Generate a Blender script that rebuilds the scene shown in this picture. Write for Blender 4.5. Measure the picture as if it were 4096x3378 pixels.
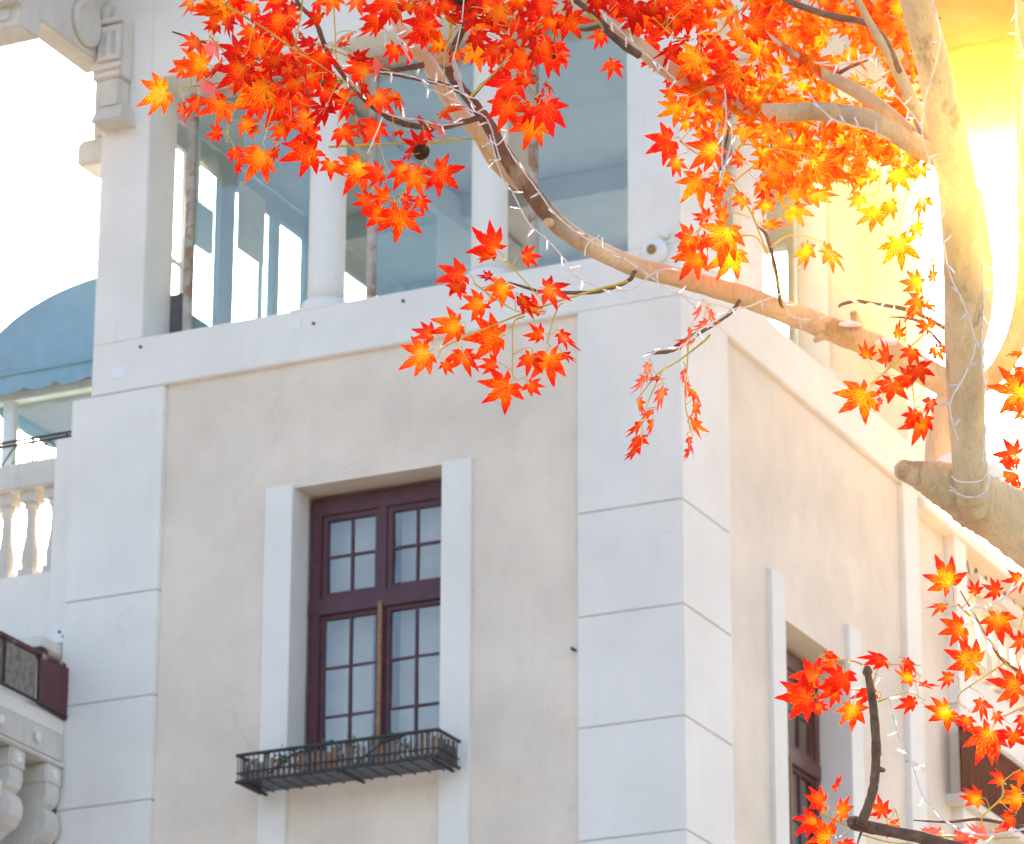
import bpy, bmesh, math, random
from mathutils import Vector, Matrix, noise
random.seed(7)
sc = bpy.context.scene
for o in list(bpy.data.objects): bpy.data.objects.remove(o)
COL = sc.collection
R = math.radians

# ------------------------------------------------------------------ camera
# metres; X runs along the front face of the building, Y along its side face, Z up; the corner edge stands at X=0, Y=0
FPX, YAW, PITCH, ROLL = 17258.0, -0.44992, 0.352954, 0.004116
CAM = Vector((14.285, -33.045, 1.6))
fw = Vector((math.sin(YAW)*math.cos(PITCH), math.cos(YAW)*math.cos(PITCH), math.sin(PITCH)))
r0 = Vector((math.cos(YAW), -math.sin(YAW), 0)); u0 = r0.cross(fw)
rt = r0*math.cos(ROLL)+u0*math.sin(ROLL); up = u0*math.cos(ROLL)-r0*math.sin(ROLL)
cd = bpy.data.cameras.new('camera'); cam = bpy.data.objects.new('camera', cd); COL.objects.link(cam)
cam.matrix_world = Matrix(((rt.x, up.x, -fw.x, CAM.x), (rt.y, up.y, -fw.y, CAM.y), (rt.z, up.z, -fw.z, CAM.z), (0, 0, 0, 1)))
cd.sensor_width = 36; cd.lens = 36*FPX/4096; cd.clip_start = .1; cd.clip_end = 3000
cd.dof.use_dof = True; cd.dof.focus_distance = 10.3; cd.dof.aperture_fstop = 19
sc.camera = cam

# ------------------------------------------------------------------ sky, sun, exposure
SUN_AZ, SUN_EL = -18.94, 23.38            # azimuth from +Y towards +X
wd = bpy.data.worlds.new('World'); sc.world = wd; wd.use_nodes = True
nt = wd.node_tree; bg = nt.nodes['Background']
sky = nt.nodes.new('ShaderNodeTexSky'); sky.sky_type = 'NISHITA'; sky.sun_disc = False
sky.sun_elevation = R(SUN_EL); sky.sun_rotation = R(SUN_AZ); sky.air_density = 1.0; sky.dust_density = 4.8; sky.ozone_density = 1.0
nt.links.new(sky.outputs[0], bg.inputs[0]); bg.inputs[1].default_value = .13
sd = bpy.data.lights.new('sun', 'SUN'); so = bpy.data.objects.new('sun', sd); COL.objects.link(so)
sd.energy = 3.0; sd.angle = R(.5); sd.color = (1, .86, .66)
sdir = Vector((math.sin(R(SUN_AZ))*math.cos(R(SUN_EL)), math.cos(R(SUN_AZ))*math.cos(R(SUN_EL)), math.sin(R(SUN_EL))))
so.rotation_euler = sdir.to_track_quat('Z', 'Y').to_euler()
sc.view_settings.view_transform = 'Standard'; sc.view_settings.look = 'None'; sc.view_settings.gamma = 1
sc.view_settings.exposure = 2.03; sc.view_settings.use_curve_mapping = False
cy = sc.cycles
cy.use_denoising = True; cy.max_bounces = 8; cy.transparent_max_bounces = 16; cy.volume_bounces = 0
cy.use_adaptive_sampling = False; cy.sample_clamp_indirect = 6

HAZE_D, HAZE_G = .00015, .976

# ------------------------------------------------------------------ helpers
def ray(x, y): return (rt*((x-2048)/FPX) - up*((y-1689)/FPX) + fw).normalized()
def at(x, y, D): return CAM + ray(x, y)*D
def onX(x, y, X=0): r = ray(x, y); return CAM + r*((X-CAM.x)/r.x)
def onY(x, y, Y=0): r = ray(x, y); return CAM + r*((Y-CAM.y)/r.y)

def link(o, parent=None):
    COL.objects.link(o)
    if parent is not None: o.parent = parent
    return o
def mobj(name, me, mat, parent=None, smooth=False):
    if mat is not None and not me.materials: me.materials.append(mat)
    if smooth:
        for p in me.polygons: p.use_smooth = True
    return link(bpy.data.objects.new(name, me), parent)
def bobj(name, bm, mat, parent=None, smooth=False):
    me = bpy.data.meshes.new(name); bm.to_mesh(me); bm.free()
    return mobj(name, me, mat, parent, smooth)
def tag(o, label=None, cat=None, group=None, kind=None):
    if label: o['label'] = label
    if cat: o['category'] = cat
    if group: o['group'] = group
    if kind: o['kind'] = kind
    return o
def empty(name, loc=(0, 0, 0)):
    o = bpy.data.objects.new(name, None); o.location = loc; o.empty_display_size = .2; COL.objects.link(o); return o
def bx(bm, x0, x1, y0, y1, z0, z1, bev=0):
    vs = [bm.verts.new((x, y, z)) for x in (x0, x1) for y in (y0, y1) for z in (z0, z1)]
    fs = [bm.faces.new([vs[i] for i in q]) for q in ((0, 1, 3, 2), (4, 6, 7, 5), (0, 4, 5, 1), (2, 3, 7, 6), (0, 2, 6, 4), (1, 5, 7, 3))]
    if bev: bmesh.ops.bevel(bm, geom=list({e for f in fs for e in f.edges}), offset=bev, segments=2, affect='EDGES', clamp_overlap=True)
def box(name, ext, mat, parent=None, bev=.008):
    bm = bmesh.new(); bx(bm, *ext, bev); return bobj(name, bm, mat, parent)
def lathe(bm, prof, c, n=24, axis='Z', sq=False):
    rings = []
    for (r, h) in prof:
        ring = []
        for i in range(n):
            a = 2*math.pi*i/n
            if axis == 'Z': p = (c[0]+r*math.cos(a), c[1]+r*math.sin(a), c[2]+h)
            elif axis == 'X': p = (c[0]+h, c[1]+r*math.cos(a), c[2]+r*math.sin(a))
            else: p = (c[0]+r*math.cos(a), c[1]+h, c[2]+r*math.sin(a))
            ring.append(bm.verts.new(p))
        rings.append(ring)
    for a, b in zip(rings, rings[1:]):
        for i in range(n): bm.faces.new((a[i], a[(i+1) % n], b[(i+1) % n], b[i]))
    bm.faces.new(rings[0][::-1]); bm.faces.new(rings[-1])
def catmull(P, k=5):
    if len(P) < 3: return [P[0].lerp(P[-1], i/k) for i in range(k+1)]
    Q = [P[0]*2-P[1]] + P + [P[-1]*2-P[-2]]; out = []
    for i in range(1, len(Q)-2):
        a, b, c, d = Q[i-1:i+3]
        for j in range(k):
            t = j/k
            out.append(.5*((2*b)+(c-a)*t+(2*a-5*b+4*c-d)*t*t+(3*b-a-3*c+d)*t**3))
    out.append(P[-1]); return out
def tube(bm, pts, rads, n=8, cap=True, wob=0, seed=0):
    rings = []; T0 = None; N = None
    for i, p in enumerate(pts):
        T = (pts[min(i+1, len(pts)-1)]-pts[max(i-1, 0)]).normalized()
        if N is None: N = T.orthogonal().normalized()
        else: N = (N - T*N.dot(T)).normalized()
        B = T.cross(N); r = rads[i]; ring = []
        for j in range(n):
            a = 2*math.pi*j/n; d = N*math.cos(a)+B*math.sin(a); rr = r
            if wob:
                q = min(70, .45/max(r, .004)); rr = r*(1+wob*(noise.noise(Vector((p.x*q+d.x+seed, p.y*q+d.y, p.z*q+d.z)))+.5*noise.noise(Vector((p.x*q*2.7+d.x*2+seed, p.y*q*2.7+d.y*2, p.z*q*2.7+d.z*2)))))
            ring.append(bm.verts.new(p+d*rr))
        rings.append(ring)
    for a, b in zip(rings, rings[1:]):
        for i in range(n): bm.faces.new((a[i], a[(i+1) % n], b[(i+1) % n], b[i]))
    if cap:
        for ring, s in ((rings[0], -1), (rings[-1], 1)):
            c = sum((v.co for v in ring), Vector())/n
            q = pts[0]-pts[1] if s < 0 else pts[-1]-pts[-2]
            v = bm.verts.new(c+q.normalized()*(rads[0] if s < 0 else rads[-1])*.45)
            for i in range(n):
                f = (ring[i], ring[(i+1) % n], v); bm.faces.new(f if s > 0 else f[::-1])
def sweep(bm, P, rads, k=5, n=8, wob=0, seed=0):
    P = [Vector(p) for p in P]
    pts = catmull(P, k); m = len(P)-1
    rr = []
    for i in range(len(pts)):
        t = i/(len(pts)-1)*m; j = min(int(t), m-1); rr.append(rads[j]+(rads[j+1]-rads[j])*(t-j))
    tube(bm, pts, rr, n, True, wob, seed)
    return pts

# ------------------------------------------------------------------ materials
def newmat(name):
    m = bpy.data.materials.new(name); m.use_nodes = True; n = m.node_tree
    return m, n, n.nodes['Principled BSDF']
def N(n, t, **k):
    o = n.nodes.new('ShaderNode'+t)
    for a, b in k.items(): setattr(o, a, b)
    return o
def ramp(n, src, stops):
    r = N(n, 'ValToRGB'); e = r.color_ramp.elements
    while len(e) < len(stops): e.new(.5)
    for i, (p, c) in enumerate(stops):
        e[i].position = p; e[i].color = c if len(c) == 4 else (*c, 1)
    n.links.new(src, r.inputs[0]); return r.outputs[0]
def mixc(n, f, a, b, mode='MIX'):
    m = N(n, 'Mix', data_type='RGBA', blend_type=mode)
    for s, v in ((m.inputs[0], f), (m.inputs[6], a), (m.inputs[7], b)):
        if isinstance(v, (int, float)): s.default_value = v
        elif isinstance(v, tuple): s.default_value = (*v, 1) if len(v) == 3 else v
        else: n.links.new(v, s)
    return m.outputs[2]
def noi(n, vec, scale, detail=4, rough=.55):
    t = N(n, 'TexNoise'); t.inputs['Scale'].default_value = scale; t.inputs['Detail'].default_value = detail; t.inputs['Roughness'].default_value = rough
    if vec is not None: n.links.new(vec, t.inputs['Vector'])
    return t.outputs['Fac']
def plaster(name, col, var=.06, crack=.5, grime=.25, rough=.85):
    m, n, b = newmat(name); tc = N(n, 'TexCoord').outputs['Object']
    g = N(n, 'NewGeometry').outputs['Position']
    big = noi(n, g, .9, 5); fine = noi(n, g, 26, 4); mid = noi(n, g, 5, 5, .65)
    dk = tuple(c*(1-var*2.2) for c in col); lt = tuple(min(1, c*(1+var)) for c in col)
    c = ramp(n, big, [(.32, dk), (.62, lt)])
    c = mixc(n, ramp(n, mid, [(.42, (0, 0, 0)), (.75, (var*3.2,)*3)]), c, tuple(x*.86 for x in col))
    # vertical rain streaks
    mp = N(n, 'Mapping'); mp.inputs['Scale'].default_value = (7, 7, .5); n.links.new(g, mp.inputs['Vector'])
    st = noi(n, mp.outputs[0], 1.4, 4, .6)
    c = mixc(n, ramp(n, st, [(.52, (0, 0, 0)), (.8, (grime,)*3)]), c, tuple(x*.72 for x in col))
    cl = noi(n, g, 2.6, 6, .7); c = mixc(n, ramp(n, cl, [(.50, (0, 0, 0)), (.72, (var*4,)*3)]), c, (col[0]*.80, col[1]*.77, col[2]*.72))
    gr = noi(n, g, 140, 2); c = mixc(n, 1.0, c, ramp(n, gr, [(.3, (.955, .955, .955)), (.7, (1, 1, 1))]), 'MULTIPLY')
    # hairline cracks
    wp = N(n, 'VectorMath', operation='ADD'); nz = N(n, 'TexNoise'); nz.inputs['Scale'].default_value = 2.2; n.links.new(g, nz.inputs['Vector'])
    sv = N(n, 'VectorMath', operation='SCALE'); sv.inputs['Scale'].default_value = .7; n.links.new(nz.outputs['Color'], sv.inputs[0])
    n.links.new(g, wp.inputs[0]); n.links.new(sv.outputs[0], wp.inputs[1])
    vo = N(n, 'TexVoronoi', feature='DISTANCE_TO_EDGE'); vo.inputs['Scale'].default_value = 1.5; n.links.new(wp.outputs[0], vo.inputs['Vector'])
    cr = ramp(n, vo.outputs['Distance'], [(0, (1, 1, 1)), (.012, (0, 0, 0))])
    msk = ramp(n, noi(n, g, 1.3, 2), [(.5, (0, 0, 0)), (.62, (crack,)*3)])
    c = mixc(n, mixc(n, 1.0, cr, msk, 'MULTIPLY'), c, tuple(x*.5 for x in col))
    n.links.new(c, b.inputs['Base Color']); b.inputs['Roughness'].default_value = rough
    bu = N(n, 'Bump'); bu.inputs['Strength'].default_value = .22; bu.inputs['Distance'].default_value = .012
    ad = N(n, 'Math', operation='ADD'); n.links.new(fine, ad.inputs[0]); n.links.new(mid, ad.inputs[1])
    n.links.new(ad.outputs[0], bu.inputs['Height']); n.links.new(bu.outputs[0], b.inputs['Normal'])
    return m
def plain(name, col, rough=.6, var=.15, scale=12, metal=0, bump=.1, dirt=None):
    m, n, b = newmat(name); g = N(n, 'NewGeometry').outputs['Position']
    f = noi(n, g, scale, 5, .6)
    c = ramp(n, f, [(.3, tuple(x*(1-var) for x in col)), (.7, tuple(min(1, x*(1+var)) for x in col))])
    if dirt:
        c = mixc(n, ramp(n, noi(n, g, dirt[1], 6, .7), [(dirt[2], (0, 0, 0)), (dirt[2]+.05, (1, 1, 1))]), c, dirt[0])
    n.links.new(c, b.inputs['Base Color']); b.inputs['Roughness'].default_value = rough; b.inputs['Metallic'].default_value = metal
    bu = N(n, 'Bump'); bu.inputs['Strength'].default_value = bump; bu.inputs['Distance'].default_value = .01
    n.links.new(noi(n, g, scale*4, 4), bu.inputs['Height']); n.links.new(bu.outputs[0], b.inputs['Normal'])
    return m
def glass(name, tint, refl=.05, wav=.02):
    m, n, b = newmat(name); n.nodes.remove(b); out = n.nodes['Material Output']
    lw = N(n, 'LayerWeight'); lw.inputs['Blend'].default_value = .5
    pw = N(n, 'Math', operation='POWER'); pw.inputs[1].default_value = 5; n.links.new(lw.outputs['Facing'], pw.inputs[0])
    fr = N(n, 'Math', operation='MULTIPLY_ADD'); fr.inputs[1].default_value = 1-refl; fr.inputs[2].default_value = refl; n.links.new(pw.outputs[0], fr.inputs[0])
    tr = N(n, 'BsdfTransparent'); tr.inputs[0].default_value = (*tint, 1)
    gl = N(n, 'BsdfGlossy'); gl.inputs['Roughness'].default_value = .02
    g = N(n, 'NewGeometry').outputs['Position']; bu = N(n, 'Bump'); bu.inputs['Strength'].default_value = wav; bu.inputs['Distance'].default_value = .05
    n.links.new(noi(n, g, 2.2, 2), bu.inputs['Height']); n.links.new(bu.outputs[0], gl.inputs['Normal'])
    mx = N(n, 'MixShader'); n.links.new(fr.outputs[0], mx.inputs[0]); n.links.new(tr.outputs[0], mx.inputs[1]); n.links.new(gl.outputs[0], mx.inputs[2])
    n.links.new(mx.outputs[0], out.inputs[0]); return m

M = {}
M['white'] = plaster('white_plaster', (.84, .80, .745), .03, .16, .12)
M['beige'] = plaster('beige_stucco', (.81, .70, .585), .055, .32, .16)
M['stone'] = plaster('weathered_stone', (.68, .64, .58), .10, .2, .5)
M['grey_stone'] = plaster('dark_grey_stone', (.42, .395, .36), .14, .3, .5)  # darker grey than the other stone, for the bay wall
M['joint'] = plain('joint_mortar', (.52, .50, .48), .95)
M['inner'] = plaster('interior_plaster', (.46, .50, .54), .05, .0, .05)
M['floor'] = plain('interior_floor', (.25, .23, .21), .6)
M['maroon'] = plain('maroon_paint', (.075, .019, .034), .42, .25, 9, 0, .25, ((.62, .56, .54), 7, .735))
M['maroon_old'] = plain('flaking_maroon_paint', (.10, .028, .036), .6, .25, 6, 0, .35, ((.50, .43, .39), 5.5, .60))
M['maroon_board'] = plain('matt_maroon_boards', (.060, .014, .024), .97, .35, 7, 0, .25, ((.16, .08, .08), 6, .66))
M['maroon_board'].node_tree.nodes['Principled BSDF'].inputs['Specular IOR Level'].default_value = .08
M['loggia'] = plaster('flare_tinted_eave', (.52, .36, .20), .08, .1, .3)  # ochre puts the golden sun flare into the eave's colour
M['iron'] = plain('wrought_iron', (.035, .035, .04), .5, .3, 20, .3, .2)
M['wood'] = plain('weathered_wood', (.23, .20, .18), .85, .45, 14, 0, .3)
M['batten'] = plain('brown_wood', (.30, .16, .085), .7, .3, 20, 0, .2)
M['post'] = plain('rusty_frame_paint', (.46, .40, .36), .7, .25, 6, 0, .2, ((.34, .19, .12), 2.5, .52))
M['alu'] = plain('painted_metal', (.62, .67, .70), .4, .06, 8)
M['teal'] = glass('tinted_glass', (.82, .92, .94), .10)
M['pane'] = glass('old_window_glass', (.88, .89, .88), .13, .10)
M['curtain'] = plain('pale_curtain', (.74, .68, .60), .9, .12, 3)
M['dark'] = plain('dim_room', (.10, .10, .11), .9)
M['black'] = plain('black_housing', (.018, .018, .022), .45)
M['lampwhite'] = plain('white_enamel', (.82, .81, .79), .35, .04)
M['brass'] = plain('aged_brass', (.35, .2, .08), .45, .2, 20, .6)
M['snow'] = plain('snow', (.88, .89, .92), .6, .03, 30, 0, .35)
M['plant'] = plain('basket_plant', (.07, .12, .035), .7, .4, 30)
M['canvas'] = plain('blue_canvas', (.22, .40, .50), .75, .08, 5, 0, .15)
M['canvas_in'] = plain('canvas_underside', (.22, .22, .23), .85, .1, 5)

def bark(name, brown=False):
    m, n, b = newmat(name); g = N(n, 'NewGeometry').outputs['Position']
    mp = N(n, 'Mapping'); mp.inputs['Scale'].default_value = (1, 1, .45); n.links.new(g, mp.inputs['Vector']); st = mp.outputs[0]
    c = ramp(n, noi(n, st, 7, 6, .65), [(.28, (.53, .38, .20)), (.50, (.71, .54, .31)), (.72, (.83, .69, .45))])
    if brown:       # the younger end of the limb keeps its brown bark
        sx = N(n, 'SeparateXYZ'); n.links.new(g, sx.inputs[0]); mr = N(n, 'MapRange')
        mr.inputs['From Min'].default_value = at(2420, 1000, 10.4).x; mr.inputs['From Max'].default_value = at(1850, 400, 10.35).x
        n.links.new(sx.outputs[0], mr.inputs['Value'])
        ad = N(n, 'Math', operation='MULTIPLY_ADD'); ad.inputs[1].default_value = .9; n.links.new(noi(n, st, 11, 4), ad.inputs[0]); sb = N(n, 'Math', operation='SUBTRACT'); sb.inputs[1].default_value = .5; n.links.new(mr.outputs[0], sb.inputs[0]); n.links.new(sb.outputs[0], ad.inputs[2])
        c = mixc(n, ramp(n, ad.outputs[0], [(.1, (0, 0, 0)), (.6, (1, 1, 1))]), c, (.17, .10, .065))
    pt = ramp(n, noi(n, st, 8, 6, .62), [(.60, (0, 0, 0)), (.66, (.75, .75, .75))])
    c = mixc(n, pt, c, (.38, .23, .13))
    pg = ramp(n, noi(n, st, 4.2, 4, .55), [(.60, (0, 0, 0)), (.64, (.7, .7, .7))])
    c = mixc(n, pg, c, (.47, .41, .30))
    fi = N(n, 'Mapping'); fi.inputs['Scale'].default_value = (1, 1, .12); n.links.new(g, fi.inputs['Vector'])
    sp = ramp(n, noi(n, fi.outputs[0], 120, 4, .65), [(.50, (0, 0, 0)), (.75, (.45, .45, .45))])
    c = mixc(n, sp, c, (.36, .24, .14))
    n.links.new(c, b.inputs['Base Color']); b.inputs['Roughness'].default_value = .78
    bu = N(n, 'Bump'); bu.inputs['Strength'].default_value = .6; bu.inputs['Distance'].default_value = .006
    ad2 = N(n, 'Math', operation='ADD'); n.links.new(noi(n, st, 45, 6, .65), ad2.inputs[0]); n.links.new(pt, ad2.inputs[1])
    n.links.new(ad2.outputs[0], bu.inputs['Height']); n.links.new(bu.outputs[0], b.inputs['Normal'])
    return m
M['bark'] = bark('plane_bark'); M['bark_young'] = bark('young_plane_bark', True)
M['branch2'] = plain('dark_branch_bark', (.15, .09, .06), .8, .55, 22, 0, .7, ((.26, .19, .12), 16, .60))
M['branch'] = plain('brown_branch_bark', (.24, .14, .085), .75, .4, 30, 0, .5)
M['twig'] = plain('dark_twig_bark', (.165, .095, .062), .75, .4, 40, 0, .5)
M['stem'] = plain('green_wire_stem', (.60, .46, .045), .55, .25, 25)
M['ball'] = plain('seed_ball', (.085, .035, .012), .95, .5, 120, 0, 1.0)

def leafmat():
    m, n, b = newmat('maple_leaf'); n.nodes.remove(b); out = n.nodes['Material Output']
    uv = N(n, 'UVMap'); sp = N(n, 'SeparateXYZ'); n.links.new(uv.outputs[0], sp.inputs[0])
    oi = N(n, 'ObjectInfo'); sc_ = N(n, 'SeparateColor'); n.links.new(oi.outputs['Color'], sc_.inputs[0])
    tint, pink = sc_.outputs[0], sc_.outputs[1]
    def mth(op, a, c=None, d=None):
        q = N(n, 'Math', operation=op)
        for s, v in zip(q.inputs, (a, c, d)):
            if v is None: continue
            if isinstance(v, (int, float)): s.default_value = v
            else: n.links.new(v, s)
        return q.outputs[0]
    u, v = sp.outputs[0], mth('SUBTRACT', sp.outputs[1], .5)
    av = mth('ABSOLUTE', v)
    wob = noi(n, uv.outputs[0], 7, 3)
    ph = mth('ADD', mth('MULTIPLY', mth('SUBTRACT', u, mth('MULTIPLY', av, .9)), 26), mth('MULTIPLY', wob, 5))
    chev = mth('MULTIPLY', mth('POWER', mth('ADD', mth('MULTIPLY', mth('SINE', ph), .5), .5), 2.0), mth('SUBTRACT', 1.1, u))
    chev = mth('MULTIPLY', chev, mth('MULTIPLY_ADD', av, 1.6, .35))
    # yellowness: strong near the base, weak at the tips
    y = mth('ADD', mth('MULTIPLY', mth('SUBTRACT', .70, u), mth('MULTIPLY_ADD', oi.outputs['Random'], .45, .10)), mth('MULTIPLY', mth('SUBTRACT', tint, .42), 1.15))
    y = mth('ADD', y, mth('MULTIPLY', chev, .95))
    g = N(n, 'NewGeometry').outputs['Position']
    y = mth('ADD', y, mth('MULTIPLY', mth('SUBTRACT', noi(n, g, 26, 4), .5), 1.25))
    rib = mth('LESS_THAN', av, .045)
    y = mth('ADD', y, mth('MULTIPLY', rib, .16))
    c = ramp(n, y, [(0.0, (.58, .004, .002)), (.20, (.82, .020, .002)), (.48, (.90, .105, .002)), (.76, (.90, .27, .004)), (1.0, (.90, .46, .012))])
    c = mixc(n, mth('MULTIPLY', pink, .8), c, (.90, .22, .20))
    df = N(n, 'BsdfDiffuse'); tl = N(n, 'BsdfTranslucent'); gl = N(n, 'BsdfGlossy'); gl.inputs['Roughness'].default_value = .45
    n.links.new(c, df.inputs[0]); n.links.new(c, tl.inputs[0])
    m1 = N(n, 'MixShader'); m1.inputs[0].default_value = .5; n.links.new(df.outputs[0], m1.inputs[1]); n.links.new(tl.outputs[0], m1.inputs[2])
    m2 = N(n, 'MixShader'); m2.inputs[0].default_value = .012; n.links.new(m1.outputs[0], m2.inputs[1]); n.links.new(gl.outputs[0], m2.inputs[2])
    n.links.new(m2.outputs[0], out.inputs[0]); return m
M['leaf'] = leafmat()
def bulbmat():
    m, n, b = newmat('clear_plastic'); b.inputs['Base Color'].default_value = (.93, .92, .92, 1); b.inputs['Roughness'].default_value = .18
    b.inputs['Transmission Weight'].default_value = .45; b.inputs['IOR'].default_value = 1.4; return m
M['bulb'] = bulbmat()
M['wire'] = plain('clear_cable', (.82, .77, .76), .3, .15, 60)
M['grey_plug'] = plain('pinkish_cable_plug', (.60, .47, .46), .5, .06, 30)

# ------------------------------------------------------------------ ground
gm = plain('paved_ground', (.25, .23, .205), .9, .2, 1.5)
bm = bmesh.new(); s = 400
bm.faces.new([bm.verts.new(p) for p in ((-s, -s, 0), (s, -s, 0), (s, s, 0), (-s, s, 0))])
tag(bobj('ground', bm, gm), kind='structure')

# ------------------------------------------------------------------ the building
B = empty('corner_building')
tag(B, 'white and beige plastered corner building with glazed upper storey and maroon windows', 'building')
ZB, ZS, ZL = 16.075, 16.59, 19.30           # panel top, sill, lintel underside
XP0, XP1, XC = -6.35, -5.335, -1.02         # pilaster edges on the front face
YP1, YE0, YE1 = 1.085, 5.60, 6.40           # on the side face

# recessed stucco walls with real window openings
W1 = (-3.94, -2.39, 12.02, 14.84); W2 = (2.42, 4.05, 10.95, 13.75)
bm = bmesh.new()
for x0, x1, z0, z1 in ((XP1, W1[0], 0, ZB), (W1[1], XC, 0, ZB), (W1[0], W1[1], W1[3], ZB), (W1[0], W1[1], 0, W1[2])):
    bx(bm, x0, x1, .06, .46, z0, z1)
bobj('front_wall', bm, M['beige'], B)
bm = bmesh.new()
for y0, y1, z0, z1 in ((YP1, W2[0], 0, ZB), (W2[1], YE0, 0, ZB), (W2[0], W2[1], W2[3], ZB), (W2[0], W2[1], 0, W2[2])):
    bx(bm, -.46, -.06, y0, y1, z0, z1)
bobj('side_wall', bm, M['beige'], B)

def pilaster(x0, x1, y0, y1, joints, top):
    bm = bmesh.new(); bx(bm, x0+.012, x1-.012, y0+.012, y1-.012, 0, top-.01)
    p = bobj('pilaster', bm, M['joint'], B)
    zs = [top]+joints
    z = joints[-1]
    while z > 1.2: z -= 1.02; zs.append(z)
    zs.append(0)
    for a, b in zip(zs, zs[1:]):
        if a-b < .05: continue
        box('facing_block', (x0, x1, y0, y1, b+.0065, a-(.0065 if a != top else 0)), M['white'], p, .006)
pilaster(XC, 0, 0, YP1, [14.14, 13.17, 12.15, 11.13], ZB)
pilaster(XP0, XP1, 0, .5, [14.03, 13.01, 12.01], ZB-.01)
pilaster(-.5, 0, YE0, YE0+.42, [14.14, 13.17, 12.15], ZB)

# window surrounds
def strip(name, *e): return box(name, e, M['white'], B, .006)
strip('window_surround', -4.224, W1[0]+.004, .018, .35, 8.0, 14.872); strip('window_surround', W1[1]-.004, -2.094, .018, .35, 8.0, 14.852)
strip('window_surround', -.35, -.018, 2.094, W2[0]+.004, 7.5, 14.13); strip('window_surround', -.35, -.018, W2[1]-.004, 4.36, 7.5, 14.15)
# recessed white reveals
strip('window_sill', W1[0]+.006, W1[1]-.006, .03, .5, 11.98, 12.06)

def window(name_y, ax, a0, a1, z0, z1, dep, cols_top, zt, rows, batten, parent=B):
    """maroon window on plane axis ax at depth dep, a = horizontal coordinate"""
    def E(lo, hi, d0, d1, zz0, zz1):
        return (lo, hi, dep+d0, dep+d1, zz0, zz1) if ax == 'X' else (-dep-d1, -dep-d0, lo, hi, zz0, zz1)
    bm = bmesh.new(); fwid = .115
    bx(bm, *E(a0, a0+fwid, -.02, .10, z0, z1), .008); bx(bm, *E(a1-fwid, a1, -.02, .10, z0, z1), .008)
    bx(bm, *E(a0, a1, -.018, .098, z1-.17, z1), .008); bx(bm, *E(a0, a1, -.03, .096, zt, zt+.16), .008)
    bx(bm, *E(a0, a1, -.016, .095, z0, z0+.12), .008)
    w = bobj('window', bm, M['maroon'], parent)
    mid = (a0+a1)/2
    spans = ((a0+fwid, mid-.035), (mid+.035, a1-fwid))
    bm = bmesh.new(); bx(bm, *E(mid-.035, mid+.035, -.012, .09, z0+.1, z1-.15), .006); bobj('mullion', bm, M['maroon'], w)
    for lo, hi in spans:
        for (s0, s1, nr) in ((zt+.16, z1-.17, 2), (z0+.12, zt, rows)):
            bm = bmesh.new(); t = .055 if nr == 2 else .04
            bx(bm, *E(lo, lo+t, .004, .07, s0, s1), .004); bx(bm, *E(hi-t, hi, .004, .07, s0, s1), .004)
            bx(bm, *E(lo, hi, .006, .068, s0, s0+t), .004); bx(bm, *E(lo, hi, .006, .068, s1-t, s1), .004)
            bobj('sash', bm, M['maroon'], w)
            c = (lo+hi)/2; hh = (s1-s0-2*t)/nr
            bm = bmesh.new(); bx(bm, *E(c-.011, c+.011, .012, .05, s0+t, s1-t))
            for k in range(1, nr): bx(bm, *E(lo+t, hi-t, .014, .048, s0+t+hh*k-.011, s0+t+hh*k+.011))
            bobj('glazing_bar', bm, M['maroon'], w)
            for k in range(nr):
                for p0, p1 in ((lo+t, c-.011), (c+.011, hi-t)):
                    pn = box('pane', E(p0, p1, .028, .032, s0+t+hh*k+.011, s0+t+hh*(k+1)-.011), M['pane'], w, 0)
                    q0, q1 = random.uniform(-.03, .03), random.uniform(-.03, .03); zc = s0+t+hh*(k+.5); pc = (p0+p1)/2
                    for v in pn.data.vertices:
                        dd = (v.co.z-zc)*q0+((v.co.x if ax == 'X' else v.co.y)-pc)*q1
                        if ax == 'X': v.co.y += dd
                        else: v.co.x += dd
    if batten:
        box('batten', E(mid-.03, mid+.012, -.05, -.02, z0+.1, zt+.05), M['batten'], w, .004)
    # net curtain and dim room behind
    bm = bmesh.new(); n = 60; pv = None
    for i in range(n+1):
        if 21 < i < 33: pv = None; continue
        a = a0+.05+(a1-a0-.1)*i/n; d = dep+.22+.004*math.sin(i*1.3)+.006*math.sin(i*.47)
        q = [bm.verts.new(((a, d, z) if ax == 'X' else (-d, a, z))) for z in (z0, z1)]
        if pv: bm.faces.new((pv[0], q[0], q[1], pv[1]))
        pv = q
    bobj('curtain', bm, M['curtain'], w, True)
    bm = bmesh.new(); bx(bm, *E(a0-.3, a1+.3, .1, 1.6, z0-.1, z1+.1)); bmesh.ops.reverse_faces(bm, faces=bm.faces)
    f = [f for f in bm.faces if (abs(f.normal.y) > .9 if ax == 'X' else abs(f.normal.x) > .9)]
    f.sort(key=lambda q: abs((q.calc_center_median().y if ax == 'X' else q.calc_center_median().x)))
    bmesh.ops.delete(bm, geom=[f[0]], context='FACES'); bobj('room_lining', bm, M['dark'], w)
    return w
window('front', 'X', W1[0]+.03, W1[1]-.005, 12.06, 14.80, .36, 2, 13.66, 3, True)
window('side', 'Y', W2[0]+.005, W2[1]-.02, 11.0, 13.70, .36, 2, 12.60, 3, True)

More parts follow.
